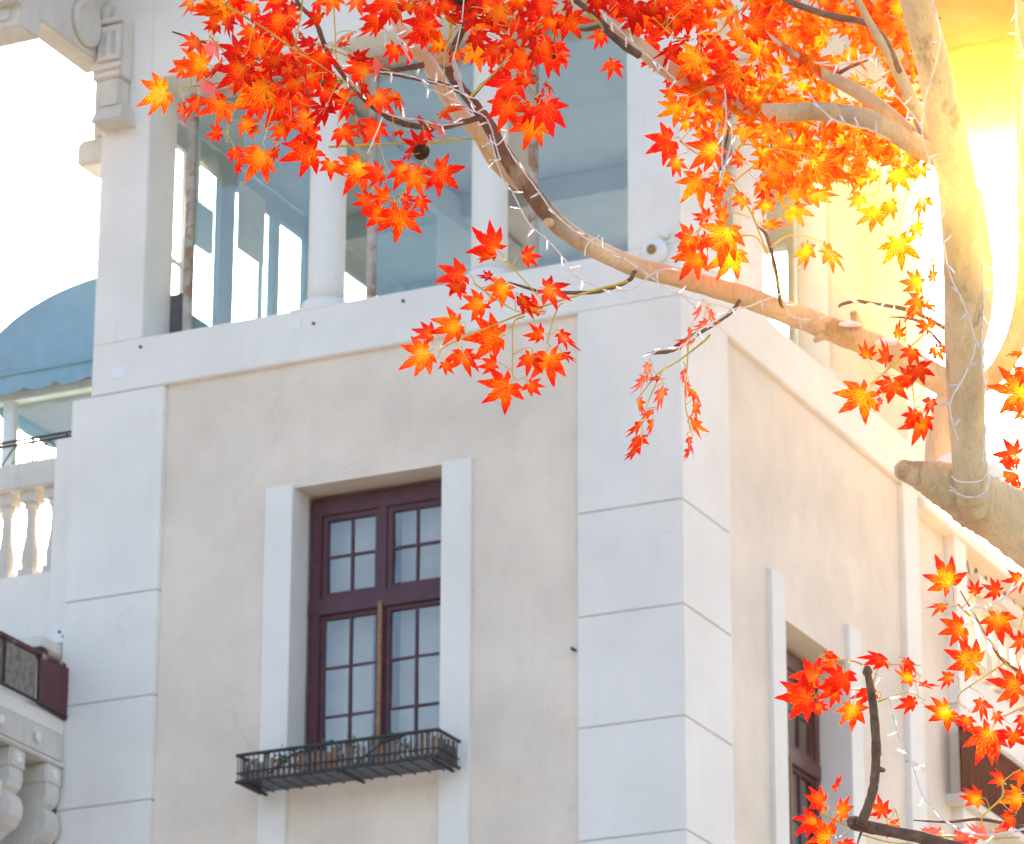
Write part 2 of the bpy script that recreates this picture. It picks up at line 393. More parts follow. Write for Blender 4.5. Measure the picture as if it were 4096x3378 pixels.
# band under the upper windows, piers and lintel
bm = bmesh.new()
bx(bm, -6.147, 0, 0, .55, ZB, ZS, .01); bobj('sill_band', bm, M['white'], B)
bm = bmesh.new(); bx(bm, -.55, -.002, .55, YE1, ZB, ZS-.004, .01); bobj('sill_band', bm, M['white'], B)
def pier(*e): return box('pier', e, M['white'], B, .01)
pier(-6.147, -5.60, 0, .53, ZS, ZL+1.3); pier(-.516, 0, 0, .92, ZS, ZL+1.3); pier(-.55, 0, 5.80, YE1, ZS, ZL+1.3)
box('lintel', (-5.60, -.516, .0, .50, ZL, ZL+1.3), M['white'], B, .01)
box('lintel', (-.50, -.003, .92, 5.80, ZL, ZL+1.3), M['white'], B, .01)
box('infill_panel', (-.42, -.34, 4.62, 5.80, ZS, ZL), M['beige'], B, .004)
box('cornice', (-6.7, .2, -.5, 6.6, ZL+1.3, ZL+1.6), M['stone'], B, .02)
box('roof_slab', (-6.4, .25, -.25, 6.6, ZL+1.6, ZL+1.8), M['stone'], B, .02)
box('ceiling_slab', (-6.05, -.1, .1, 6.3, ZL+.18, ZL+.35), M['inner'], B, 0)
box('floor_slab', (-6.05, -.1, .1, 6.3, ZB-.1, ZB+.35), M['floor'], B, 0)
def column(x, y, r):
    bm = bmesh.new()
    lathe(bm, [(r*1.02, .12), (r*1.0, .3), (r, 1.3), (r*.93, 2.45), (r*1.06, 2.5), (r*1.06, 2.55), (r*1.25, 2.62), (r*1.25, ZL-ZS)], (x, y, ZS), 32)
    c = bobj('column', bm, M['white'], B, True)
    bm = bmesh.new(); lathe(bm, [(r*1.30, 0), (r*1.34, .05), (r*1.30, .10), (r*1.1, .13)], (x, y, ZS+.0), 32); bobj('column_base', bm, M['white'], c, True)
    box('plinth', (x-r*1.42, x+r*1.42, y-r*1.42, y+r*1.42, ZS-.02, ZS+.012), M['white'], c, .004)
column(-3.745, .24, .175); column(-2.03, .24, .17)
column(-.24, 2.19, .145); column(-.24, 3.86, .145)

# glazing of the upper storey
def glazing(ax, a0, a1, d, z0=ZS, z1=ZL, post=.075, at_lo=True):
    def E(lo, hi, d0, d1, zz0, zz1): return (lo, hi, d+d0, d+d1, zz0, zz1) if ax == 'X' else (-d-d1, -d-d0, lo, hi, zz0, zz1)
    bm = bmesh.new(); bx(bm, *E(a0, a0+post, -.03, .05, z0, z1), .006)
    bx(bm, *E(a0, a1, -.02, .04, z1-.12, z1-.04), .004)
    f = bobj('glazing_frame', bm, M['post'], B)
    box('pane', E(a0+post, a1, .004, .012, z0, z1-.12), M['teal'], f, 0)
glazing('X', -5.44, -3.74, .49); glazing('X', -3.44, -2.03, .49); glazing('X', -1.74, -.52, .49)
glazing('Y', 2.62, 3.86, .40, post=.1); glazing('Y', 4.1, 4.62, .40, post=.1)
box('jamb_panel', (-5.60, -5.47, .50, .54, ZS, ZS+.62), M['dark'], B, 0)
# inner window walls on the far sides: piers and heads that frame the sky
bm = bmesh.new()
for y0, y1 in ((.53, .58), (2.22, 2.52), (3.34, 3.48), (4.05, 4.30), (6.0, 6.4)): bx(bm, -6.13, -6.06, y0, y1, ZS, ZL+.2)
bx(bm, -6.125, -6.065, .57, 6.1, 19.22, ZL+.2); bx(bm, -6.125, -6.065, .57, 6.1, ZB, 16.70)
bobj('rear_wall', bm, M['inner'], B)
bm = bmesh.new()
for x0, x1 in ((-6.0, -5.7), (-3.4, -3.2), (-1.45, -1.30), (-.7, -.5)): bx(bm, x0, x1, 6.2, 6.38, ZS, ZL+.2)
bx(bm, -5.95, -.5, 6.21, 6.37, 19.15, ZL+.2); bx(bm, -5.95, -.5, 6.21, 6.37, ZB, 16.7)
bobj('rear_wall', bm, M['inner'], B)
fr_ = box('inner_window_frame', (-6.11, -6.07, 1.5, 1.56, 16.70, 19.22), M['alu'], B, .004)
for y in (3.1, 4.9): box('frame_post', (-6.11, -6.07, y, y+.06, 16.70, 19.22), M['alu'], fr_, .004)
box('frame_rail', (-6.105, -6.075, .58, 1.5, 17.95, 18.0), M['alu'], fr_, .004)
for y0, y1 in ((1.56, 2.34), (2.42, 3.1), (3.16, 4.05), (4.96, 6.0)):
    box('pane', (-6.095, -6.087, y0, y1, 16.70, 19.22), M['teal'], fr_, 0)
box('glass_partition', (-4.2, -4.185, .6, 3.4, 16.5, 18.9), M['teal'], B, 0)
box('hanging_panel', (-5.92, -5.86, 1.25, 1.75, 18.15, 18.62), M['alu'], B, .01)
box('hanging_bracket', (-5.90, -5.88, 1.42, 1.47, 18.62, 19.48), M['alu'], B, 0)
box('blind', (-6.045, -6.03, 2.54, 3.1, 18.55, 19.3), M['curtain'], B, 0)
box('dado_panel', (-6.05, -6.03, .58, 2.2, 16.7, 17.02), M['canvas'], B, 0)
box('ceiling_beam', (-5.95, -.5, 4.2, 4.45, 19.20, 19.479), M['inner'], B, .01)
box('ceiling_duct', (-4.9, -4.3, 1.2, 5.8, 19.12, 19.44), M['inner'], B, .02)
# patches and bolts on the band
for x, y, w in ((1190, 1292, .10), (475, 1490, .16)):
    q = onY(x, y, 0); box('plaster_patch', (q.x-w/2, q.x+w/2, -.006, .02, q.z-.06, q.z+.06), M['lampwhite'], B, .004)
for x, y in ((570, 1394), (2296, 2600), (1262, 1300), (1620, 1210)):
    q = onY(x, y, 0.03); bm = bmesh.new(); lathe(bm, [(.014, -.05), (.014, .02)], (q.x, q.y, q.z), 10, 'Y'); bobj('anchor_bolt', bm, M['iron'], B)

# --- far part of the side: lower wing with terrace
bm = bmesh.new(); bx(bm, -.6, -.10, YE0+.42, 7.6, 0, 15.95); bobj('wing_wall', bm, M['beige'], B)
pilaster(-.5, .02, 7.02, 7.38, [14.14, 13.17], 16.0)
box('wing_cap', (-.7, .06, YE0+.45, 12, 15.95, 16.05), M['white'], B, .01)
bm = bmesh.new(); bx(bm, -.6, -.14, 7.6, 14, 0, 14.7); bobj('wing_wall', bm, M['white'], B)
def baluster(x, y, z, h, parent, s=.14):
    bm = bmesh.new(); k = s/2
    bx(bm, x-k, x+k, y-k, y+k, z, z+h*.10); bx(bm, x-k*1.02, x+k*1.02, y-k*1.02, y+k*1.02, z+h*.88, z+h)
    lathe(bm, [(k*.85, h*.10), (k*1.0, h*.17), (k*.98, h*.28), (k*.62, h*.5), (k*.55, h*.7), (k*.62, h*.80), (k*.95, h*.83), (k*.8, h*.88)], (x, y, z), 14)
    return bobj('baluster', bm, M['stone'], parent)
# terrace railing of the wing
rl = box('parapet_coping', (-.36, .06, 7.62, 13.5, 15.55, 15.72), M['stone'], B, .02)
for i in range(13): baluster(-.15, 7.95+i*.36, 14.72, .83, rl, .17)
bm = bmesh.new()
for z in (15.76, 16.25): sweep(bm, [(-.15, 7.7, z), (-.15, 13.4, z)], [.016, .016], 2, 6)
for i in range(20):
    y = 7.7+i*.3
    sweep(bm, [(-.15, y, 15.72), (-.15, y+.15, 16.0), (-.15, y, 16.25)], [.011]*3, 4, 5); sweep(bm, [(-.15, y+.3, 15.72), (-.15, y+.15, 16.0), (-.15, y+.3, 16.25)], [.011]*3, 4, 5)
bobj('iron_railing', bm, M['iron'], B)
# maroon boarded balcony
bc = box('balcony_floor', (-.14, .10, 6.82, 11.5, 13.05, 13.15), M['stone'], B, .01)
for i in range(22):
    y = 6.80+i*.2; box('balcony_board', (.07+random.uniform(0, .012), .10, y+.004, y+.196, 13.15, 13.84), M['maroon_board'], bc, .004)
box('balcony_rail', (.05, .12, 6.78, 11.5, 13.84, 13.90), M['maroon'], bc, .006)
# loggia roof over the terrace, seen from below
lg = box('loggia_soffit', (-3.0, 4.2, 3.6, 8.2, 21.95, 22.2), M['loggia'], B, .01)
lf = box('loggia_frieze', (-1.6, 4.1, 8.0, 8.22, 20.92, 21.97), M['loggia'], B, .01)
box('frieze_moulding', (-1.6, 4.1, 7.93, 8.0, 21.72, 21.90), M['loggia'], lf, .02)
box('frieze_moulding', (-1.6, 4.1, 7.95, 8.0, 20.93, 21.03), M['loggia'], lf, .02)
for i in range(11):
    x = -.6+i*.44; bm = bmesh.new()
    lathe(bm, [(.15, 0), (.15, -.035), (.11, -.05), (.10, -.02), (.03, -.05)], (x, 7.998, 21.36), 20, 'Y'); bobj('frieze_rosette', bm, M['loggia'], lf, True)
    box('frieze_drop', (x+.18, x+.26, 7.95, 7.999, 21.1, 21.62), M['loggia'], lf, .01)
box('soffit_beam', (.78, 1.0, 3.7, 8.0, 21.80, 21.949), M['loggia'], lg, .01)
for x in (3.7,):
    bm = bmesh.new(); lathe(bm, [(.2, 0), (.2, 4.6), (.26, 4.75), (.26, 4.9)], (x, 8.1, 16.05), 24); bobj('loggia_column', bm, M['white'], lg, True)
    box('loggia_column_base', (x-.4, x+.4, 7.7, 8.5, 0, 16.05), M['white'], lg, .01)
# white bracket on the outer side of the end pier
bm = bmesh.new(); bx(bm, -.3, .05, 6.40, 6.62, 16.9, 17.25, .02); bx(bm, -.25, .0, 6.40, 6.52, 16.05, 16.9, .01); bobj('side_bracket', bm, M['white'], B)

# --- left side: carved bracket, capital, terrace balustrade, boarded balcony
cap = box('capital', (-6.15, -5.82, -.22, 0, 19.30, 19.95), M['stone'], B, .015)
box('capital_shaft', (-6.13, -5.84, -.20, -.001, 18.99, 19.30), M['stone'], cap, .02)
bm = bmesh.new(); bx(bm, -6.10, -5.76, -.30, -.001, 18.82, 18.99, .0)
for v in bm.verts:
    if v.co.z > 18.9: v.co.x = -5.94+(v.co.x+5.94)*.86; v.co.y *= .72
bobj('capital_block', bm, M['stone'], cap)
box('fluted_block', (-6.08, -5.82, -.255, -.22, 19.47, 19.84), M['stone'], cap, .01)
for k in (-6.02, -5.92): box('fluting', (k, k+.045, -.268, -.255, 19.53, 19.78), M['joint'], cap, .004)
box('capital_band', (-6.14, -5.80, -.262, -.22, 19.38, 19.44), M['stone'], cap, .01)
box('capital_band', (-6.10, -5.80, -.275, -.22, 19.87, 19.92), M['stone'], cap, .01)
bm = bmesh.new(); bx(bm, -6.50, -6.15, .10, .50, 18.58, 18.86, .04); bobj('capital_side_block', bm, M['stone'], cap)
box('capital_side_shaft', (-6.34, -6.15, .14, .46, 18.86, 19.6), M['stone'], cap, .02)
bb = box('bracket_beam', (-6.36, -6.10, -1.75, 0, 19.50, 20.5), M['stone'], B, .012)
bm = bmesh.new(); lathe(bm, [(.24, 0), (.24, .05), (.20, .075), (.17, .03), (.10, .03), (.06, .06)], (-6.10, -.47, 19.80), 28, 'X'); bobj('ring_ornament', bm, M['stone'], bb, True)
bm = bmesh.new(); lathe(bm, [(.16, 0), (.16, .05), (.12, .07), (.05, .04)], (-6.10, -.02, 20.02), 24, 'X'); bobj('ring_ornament', bm, M['stone'], bb, True)
bm = bmesh.new(); lathe(bm, [(.12, 0), (.12, .04), (.07, .06), (.04, .03)], (-6.10, -.12, 19.66), 20, 'X'); bobj('ring_ornament', bm, M['stone'], bb, True)
bm = bmesh.new(); bx(bm, -6.56, -6.098, -1.62, -1.26, 19.285, 19.9, .015); bx(bm, -6.40, -6.2, -1.64, -1.6, 19.36, 19.75, .01); bobj('pendant_block', bm, M['stone'], bb)
box('bracket_cornice', (-9.0, -6.0, -1.9, .0, 20.5, 20.8), M['stone'], bb, .02)
# terrace balustrade
bl = box('balustrade_coping', (-9.5, -6.33, .18, .55, 15.33, 15.60), M['stone'], B, .015)
box('balustrade_plinth', (-9.5, -6.33, .22, .5, 13.2, 14.46), M['white'], bl, .01)
box('balustrade_moulding', (-9.5, -6.33, .16, .3, 13.56, 13.66), M['white'], bl, .02)
box('balustrade_post', (-6.60, -6.352, .12, .5, 13.2, 15.75), M['white'], bl, .01)
for i in range(10): baluster(-6.70-i*.275, .35, 14.46, .87, bl, .175)
bm = bmesh.new()
for z in (15.61, 15.86, 15.90): sweep(bm, [(-9.4, .35, z), (-6.5, .35, z)], [.014, .014], 2, 6)
for i in range(8):
    x = -6.62-i*.38
    sweep(bm, [(x, .35, 15.6), (x, .35, 15.9)], [.013, .013], 2, 6)
    sweep(bm, [(x, .35, 15.61), (x-.1, .35, 15.75), (x-.19, .35, 15.84), (x-.28, .35, 15.75), (x-.38, .35, 15.61)], [.009]*5, 4, 5)
    bm2 = [(x-.19+.035*math.cos(a*.785), .35, 15.66+.035*math.sin(a*.785)) for a in range(9)]
    sweep(bm, bm2, [.008]*9, 2, 5)
bobj('iron_railing', bm, M['iron'], B)
# glazed screen on the terrace
bm = bmesh.new(); bx(bm, -7.62, -7.5, .75, .85, 15.3, 16.95, .006); bx(bm, -9.5, -6.2, .74, .86, 16.5, 16.6, .006); bx(bm, -6.5, -6.4, .74, .84, 15.3, 16.9, .006)
sf = bobj('screen_frame', bm, M['alu'], B); box('pane', (-7.5, -6.5, .79, .80, 15.3, 16.5), M['teal'], sf, 0); box('pane', (-9.4, -7.62, .79, .80, 15.3, 16.5), M['teal'], sf, 0)
bx_ = bmesh.new(); bx(bx_, -7.0, -6.9, 3.0, 3.1, 15.3, 18.2); bx(bx_, -9, -6.5, 2.98, 3.12, 17.2, 17.35); bobj('screen_frame', bx_, M['alu'], B)
box('rear_bay_wall', (-9.5, -6.352, .26, .6, 0, 13.2), M['stone'], B, 0)
box('terrace_floor', (-9.5, -6.2, .3, 6, 14.2, 14.4), M['stone'], B, 0)
# boarded balcony with consoles
by = box('balcony_slab', (-7.6, -6.30, -2.6, .0, 12.72, 12.88), M['white'], B, .01)
for i, (y0, y1) in enumerate(((-2.6, -1.75), (-1.73, -1.12), (-1.10, -.52))):
    box('balcony_panel', (-6.33, -6.30+random.uniform(0, .006), y0, y1, 12.93, 13.36), M['wood'], by, .006)
bm = bmesh.new(); vs = [(-.50, 12.90), (.045, 12.87), (.03, 12.95), (.10, 13.15), (.12, 13.38), (-.50, 13.33)]
f1 = [bm.verts.new((-6.265, a, b)) for a, b in vs]; f2 = [bm.verts.new((-6.30, a, b)) for a, b in vs]
bm.faces.new(f1); bm.faces.new(f2[::-1])
for i in range(6): bm.faces.new((f1[i], f2[i], f2[(i+1) % 6], f1[(i+1) % 6]))
bmesh.ops.recalc_face_normals(bm, faces=bm.faces)
for v in bm.verts:
    if v.co.y > 0: v.co.y = -.004-abs(v.co.z-13.15)*.02
bobj('balcony_panel', bm, M['maroon_old'], by)
box('balcony_rail', (-6.36, -6.28, -2.6, -.02, 13.36, 13.42), M['maroon_old'], by, .01)
bm = bmesh.new(); sweep(bm, [(-6.262, -2.6, 12.92), (-6.262, -1.2, 12.92), (-6.262, -.02, 12.90)], [.016]*3, 3, 6)
for y in (-1.72, -1.11, -.51): sweep(bm, [(-6.268, y, 12.92), (-6.268, y, 13.38)], [.014, .014], 2, 6)
bobj('balcony_ironwork', bm, M['iron'], by)
bm = bmesh.new(); bx(bm, -7.6, -6.29, -2.55, -.004, 12.45, 12.72, .02); bx(bm, -7.6, -6.262, -2.58, -.004, 12.40, 12.45, .012); bobj('balcony_fascia', bm, M['stone'], by)
for y in (-.17, -.80, -1.43):
    cs = box('console', (-6.62, -6.27, y-.13, y+.13, 12.20, 12.40), M['stone'], by, .02)
    bm = bmesh.new(); n = 14      # scrolled bracket: S profile in X-Z, extruded along Y
    prof = [(-6.62, 12.2), (-6.29, 12.2), (-6.285, 12.12), (-6.31, 12.04), (-6.36, 12.0), (-6.30, 11.95), (-6.27, 11.86), (-6.28, 11.76), (-6.34, 11.68), (-6.42, 11.64), (-6.50, 11.58), (-6.55, 11.46), (-6.62, 11.46)]
    A_ = [bm.verts.new((x, y-.115, z)) for x, z in prof]; B_ = [bm.verts.new((x, y+.115, z)) for x, z in prof]
    bm.faces.new(A_); bm.faces.new(B_[::-1])
    for i in range(len(prof)): j = (i+1) % len(prof); bm.faces.new((A_[j], A_[i], B_[i], B_[j]))
    bmesh.ops.recalc_face_normals(bm, faces=bm.faces); bobj('scroll', bm, M['stone'], cs)
    bm = bmesh.new(); lathe(bm, [(.05, 0), (.05, .012), (.03, .02), (.01, .012)], (-6.27, y, 12.30), 18, 'X'); bobj('rosette', bm, M['white'], cs)
    bm = bmesh.new(); lathe(bm, [(.045, .0), (.045, .012), (.02, .02)], (-6.262, y+.30, 12.58), 18, 'X'); bobj('rosette', bm, M['white'], cs)
bm = bmesh.new(); lathe(bm, [(.02, .0), (.05, .02), (.13, .06), (.17, .16), (.175, .30), (.14, .33), (.14, .36), (.10, .38), (.10, .44)], (-6.5, -1.02, 11.75), 24); bobj('urn_pendant', bm, M['white'], by, True)
box('bay_wall', (-7.5, -6.62, -2.2, .0, 8, 12.45), M['grey_stone'], by, .0)
box('bay_moulding', (-7.5, -6.55, -2.2, -.002, 11.15, 11.32), M['stone'], by, .01)
box('ledge', (-7.8, -6.36, -.35, .2, 13.50, 13.62), M['stone'], B, .015)

# ------------------------------------------------------------------ separate things on the building
# blue barrel awning on the terrace side of the upper storey
aw = empty('awning', (-6.18, .62, 16.70)); tag(aw, 'blue fabric awning with scalloped edge behind the white pier', 'awning')
RX, RZ, LY = 1.72, .92, 2.6; nA = 28
arc = [(-RX*math.cos(math.pi/2*i/nA), RZ*math.sin(math.pi/2*i/nA)) for i in range(nA+1)]
bm = bmesh.new(); G = [[bm.verts.new((x, y, z)) for x, z in arc] for y in (0, .9, 1.7, LY)]
for g0, g1 in zip(G, G[1:]):
    for i in range(nA): bm.faces.new((g0[i], g0[i+1], g1[i+1], g1[i]))
for g, q in ((G[0], 1), (G[-1], -1)):
    c = bm.verts.new((0, g[0].co.y-.03*q, .0))
    for i in range(nA): bm.faces.new((c, g[i], g[i+1]) if q < 0 else (c, g[i+1], g[i]))
bobj('canopy', bm, M['canvas'], aw, True)
bm = bmesh.new(); n = 110; pr = None
def vedge(u):   # along the front end, then along the outer side
    return (-u, -.035) if u < RX else (-RX-.012, u-RX)
for i in range(n+1):
    u = (RX+LY)*i/n; x, y = vedge(u); d = .15+.045*abs(math.sin(u*8.5))
    q = [bm.verts.new((x, y, .03)), bm.verts.new((x, y-.012*math.sin(u*17), -.07)), bm.verts.new((x, y-.01+.012*math.sin(u*23), -d))]
    if pr: bm.faces.new((pr[0], q[0], q[1], pr[1])); bm.faces.new((pr[1], q[1], q[2], pr[2]))
    pr = q
bobj('valance', bm, M['canvas'], aw, True)
bm = bmesh.new(); sweep(bm, [(-RX, -.05, .012), (0, -.05, .012)], [.012, .012], 2, 6); bobj('piping', bm, M['canvas'], aw, True)
bm = bmesh.new(); bx(bm, -RX+.02, -.01, .0, LY-.02, -.05, -.03); bobj('awning_lining', bm, M['canvas_in'], aw)
# round white lamp on the corner pier
lp = onY(2620, 1010, -.02); wl = empty('wall_lamp', lp); tag(wl, 'round white wall lamp fixture at the foot of the corner pier', 'lamp')
bm = bmesh.new(); lathe(bm, [(.13, .02), (.13, -.03), (.10, -.06), (.05, -.07)], (0, 0, 0), 28, 'Y'); bobj('lamp_plate', bm, M['lampwhite'], wl, True)
bm = bmesh.new(); lathe(bm, [(.045, -.06), (.045, -.09), (.02, -.10)], (0, 0, 0), 18, 'Y'); bobj('lamp_socket', bm, M['brass'], wl, True)
bm = bmesh.new(); lathe(bm, [(.045, .03), (.045, -.05), (.02, -.06)], (.11, 0, .16), 18, 'Y'); bobj('lamp_cap', bm, M['lampwhite'], wl, True)
# black floodlight and white cable box on the left ledge
fl = empty('floodlight', (-6.5, -.30, 13.42)); tag(fl, 'small black floodlight resting on the peeling maroon balcony rail', 'floodlight')
bm = bmesh.new(); bx(bm, -.14, .16, -.06, .06, .0, .09, .02); bobj('housing', bm, M['black'], fl)
bm = bmesh.new(); bx(bm, -.16, -.04, -.05, .05, .07, .16, .02); bobj('lamp_head', bm, M['black'], fl)
cb = empty('junction_box', (-6.42, .10, 13.66)); tag(cb, 'white cable junction box with dark sockets beside the left pilaster', 'junction box')
bm = bmesh.new(); bx(bm, -.07, .07, -.05, .05, .0, .16, .01); bobj('box_body', bm, M['lampwhite'], cb)
for q in ((.0, .11), (.045, .06)):
    bm = bmesh.new(); lathe(bm, [(.016, -.056), (.016, -.045)], (q[0], 0, q[1]), 12, 'Y'); bobj('socket', bm, M['black'], cb)
bm = bmesh.new(); sweep(bm, [(-.06, 0, .03), (-.8, -.02, .02), (-1.6, 0, .03)], [.02]*3, 4, 8); bobj('conduit', bm, M['lampwhite'], cb)
# iron flower basket under the front window
fb = empty('flower_basket', (-3.18, -.2, 11.9)); tag(fb, 'black iron flower basket with weathered wooden slats under the maroon front window', 'basket')
x0, x1, y0, z0, z1 = -4.185+3.18, -2.18+3.18, -.427+.2, .01, .275; yb = .2
bm = bmesh.new()
for z, r in ((z1, .017), (z0+.02, .017), (z0+.10, .008)):
    rad = .07
    sweep(bm, [(x0, yb, z), (x0, y0+rad, z), (x0+rad*.3, y0+rad*.3, z), (x0+rad, y0, z), (0, y0, z), (x1-rad, y0, z), (x1-rad*.3, y0+rad*.3, z), (x1, y0+rad, z), (x1, yb, z)], [r]*9, 5, 6)
n = 38
for i in range(n+1):
    x = x0+(x1-x0)*i/n; sweep(bm, [(x, y0, z0+.02), (x, y0, z1)], [.006]*2, 1, 5)
for i in range(1, 9):
    y = y0+(yb-y0)*i/9
    for x in (x0, x1): sweep(bm, [(x, y, z0+.02), (x, y, z1)], [.006]*2, 1, 5)
    sweep(bm, [(x0, y, z0+.02), (x1, y, z0+.02)], [.006]*2, 1, 5)
for i in range(1, 14):
    x = x0+(x1-x0)*i/14; sweep(bm, [(x, y0, z0+.015), (x, yb, z0+.015)], [.006]*2, 1, 5)
for x in (x0+.06, 0.05, x1-.06): sweep(bm, [(x, yb, z0-.0), (x, y0+.02, z0)], [.016]*2, 2, 6)
for c in (-.45, .45): sweep(bm, [(c-.25, y0-.006, z0+.05), (c, y0-.006, z0+.2), (c+.22, y0-.006, z0+.24)], [.008]*3, 5, 5)
bobj('basket_frame', bm, M['iron'], fb)
for i in range(34):
    x = x0+.05+(x1-x0-.1)*i/33; w = random.uniform(.014, .024); h = random.uniform(.15, .235)
    box('slat', (x-w, x+w, y0+.018, y0+.03, z0+.03, z0+.03+h), M['batten'] if random.random() < .22 else M['wood'], fb, .002)
for i in range(9):
    y = y0+.06+(yb-y0-.1)*i/8
    for x in (x0+.02, x1-.02): box('slat', (x-.006, x+.006, y-.014, y+.014, z0+.03, z0+.03+random.uniform(.15, .22)), M['wood'], fb, .002)
bm = bmesh.new()
for i in range(260):
    c = Vector((random.choice((-.55, -.08, .42))+random.gauss(0, .11), random.uniform(-.16, .06), z0+random.uniform(.10, .33))); d = Vector((random.gauss(0, 1), random.gauss(0, 1), random.gauss(.3, 1))).normalized()*.05; e = d.orthogonal().normalized()*.018
    bm.faces.new([bm.verts.new(p) for p in (c, c+d*.5+e, c+d, c+d*.5-e)])
tag(bobj('foliage', bm, M['plant'], fb), kind='stuff')

# ------------------------------------------------------------------ the tree
PXM = FPX                     # pixels per metre at one metre
T = empty('plane_tree', (0, 0, 0)); tag(T, 'pale-barked plane tree hung with red and orange maple leaf sprays', 'tree')
def dep(x): return 10.62-(3800-x)/3800*.5
def px_tube(name, pts, D, mat, n=12, k=6, wob=.06, parent=T):
    """pts: (x, y, width) in photo pixels; D: distances from the camera, first to last"""
    m = len(pts)-1; P = []; Rr = []
    for i, (x, y, w) in enumerate(pts):
        d = D[0]+(D[1]-D[0])*i/m if D else dep(x)
        P.append(at(x, y, d)); Rr.append(w/2*d/PXM)
    bm = bmesh.new(); sweep(bm, P, Rr, k, n, wob, random.uniform(0, 50))
    return bobj(name, bm, mat, parent, True)
# trunk from the ground up to the cut stub
P = [Vector((12.9, -22.1, -.1)), Vector((12.85, -22.2, 1.2)), Vector((12.6, -22.5, 2.6)), Vector((12.0, -22.95, 3.9)), at(4420, 2330, 10.5), at(4250, 2222, 10.47), at(4096, 2116, 10.45), at(3990, 2052, 10.44), at(3905, 2003, 10.43), at(3830, 1962, 10.42), at(3745, 1925, 10.41), at(3690, 1905, 10.40), at(3640, 1890, 10.40), at(3605, 1877, 10.40), at(3588, 1870, 10.40)]
bm = bmesh.new(); sweep(bm, P, [.21, .17, .15, .125, .095, .086, .078, .074, .071, .064, .049, .038, .028, .025, .017], 6, 20, .09, 3)
bobj('trunk', bm, M['bark'], T, True)
px_tube('trunk_fork', [(3905, 2070, 90), (3892, 2010, 128), (3888, 1973, 135), (3880, 1861, 141), (3868, 1700, 146), (3862, 1561, 152), (3858, 1380, 158), (3858, 1225, 160), (3853, 1061, 158), (3832, 758, 154), (3789, 531, 150), (3743, 303, 137), (3705, 152, 134), (3665, 0, 132), (3620, -170, 128)], (10.37, 10.25), M['bark'], 20, 6, .05)
px_tube('trunk_fork', [(3800, 2010, 100), (3760, 1900, 108), (3752, 1815, 106), (3775, 1680, 112), (3830, 1500, 115), (3890, 1340, 112), (3925, 1200, 98), (3935, 1040, 72), (3925, 880, 46), (3915, 760, 30)], (10.55, 10.75), M['bark'], 16, 6, .06)
px_tube('limb', [(3885, 1560, 70), (3955, 1520, 78), (4020, 1450, 86), (4080, 1310, 88), (4112, 1100, 88), (4108, 800, 84), (4104, 400, 80), (4098, 0, 76), (4090, -150, 74)], (10.72, 10.5), M['bark'], 16, 6, .05)
# the long limb reaching left
L1 = [(3800, 1545, 118), (3723, 1502, 112), (3573, 1419, 106), (3424, 1356, 101), (3274, 1299, 97), (3124, 1243, 91), (2974, 1187, 86), (2825, 1142, 82), (2675, 1101, 80), (2560, 1074, 80), (2468, 1037, 79), (2330, 968, 77), (2226, 892, 76), (2143, 795, 73), (2074, 698, 70), (2012, 608, 65), (1970, 525, 58), (1915, 442, 48), (1859, 373, 44), (1811, 311, 40), (1785, 260, 42), (1770, 218, 52), (1764, 198, 40)]
px_tube('limb', L1, None, M['bark_young'], 16, 6, .09)
px_tube('branch', [(1800, 245, 36), (1822, 180, 32), (1846, 131, 30), (1887, 41, 28), (1925, -50, 26)], (10.34, 10.3), M['twig'], 10)
px_tube('limb', [(2100, 760, 46), (1984, 657, 52), (1915, 539, 58), (1850, 465, 61), (1790, 387, 62), (1705, 242, 60), (1640, 160, 54), (1590, 90, 48), (1540, -60, 44)], (10.47, 10.5), M['bark'], 14, 6, .05)
px_tube('limb', [(3800, 655, 84), (3675, 591, 82), (3561, 523, 80), (3447, 470, 78), (3281, 447, 76), (3100, 452, 76), (2950, 425, 75), (2690, 290, 74), (2560, 190, 66), (2470, 120, 56), (2390, 60, 46), (2340, 0, 40), (2300, -80, 36)], (10.42, 10.36), M['bark'], 14, 6, .06)
px_tube('limb', [(3720, 590, 56), (3640, 530, 60), (3523, 432, 60), (3410, 356, 58), (3300, 300, 50), (3235, 262, 42), (3160, 210, 32), (3080, 150, 22), (3010, 90, 14)], (10.5, 10.45), M['bark'], 12, 6, .06)
px_tube('limb', [(3720, 560, 56), (3690, 500, 56), (3637, 379, 54), (3561, 227, 44), (3500, 130, 34), (3440, 20, 28), (3400, -60, 24)], (10.46, 10.4), M['bark'], 12, 6, .06)
px_tube('branch', [(3600, 290, 24), (3545, 170, 26), (3470, 95, 28), (3350, 70, 30), (3258, 45, 28), (3144, 0, 26), (3080, -50, 24)], (10.42, 10.46), M['branch'], 8)
px_tube('branch', [(2420, 120, 26), (2500, 185, 34), (2560, 225, 30)], (10.30, 10.32), M['twig'], 8)
px_tube('branch', [(2300, 0, 24), (2370, 55, 26), (2430, 115, 28)], (10.30, 10.30), M['twig'], 8)
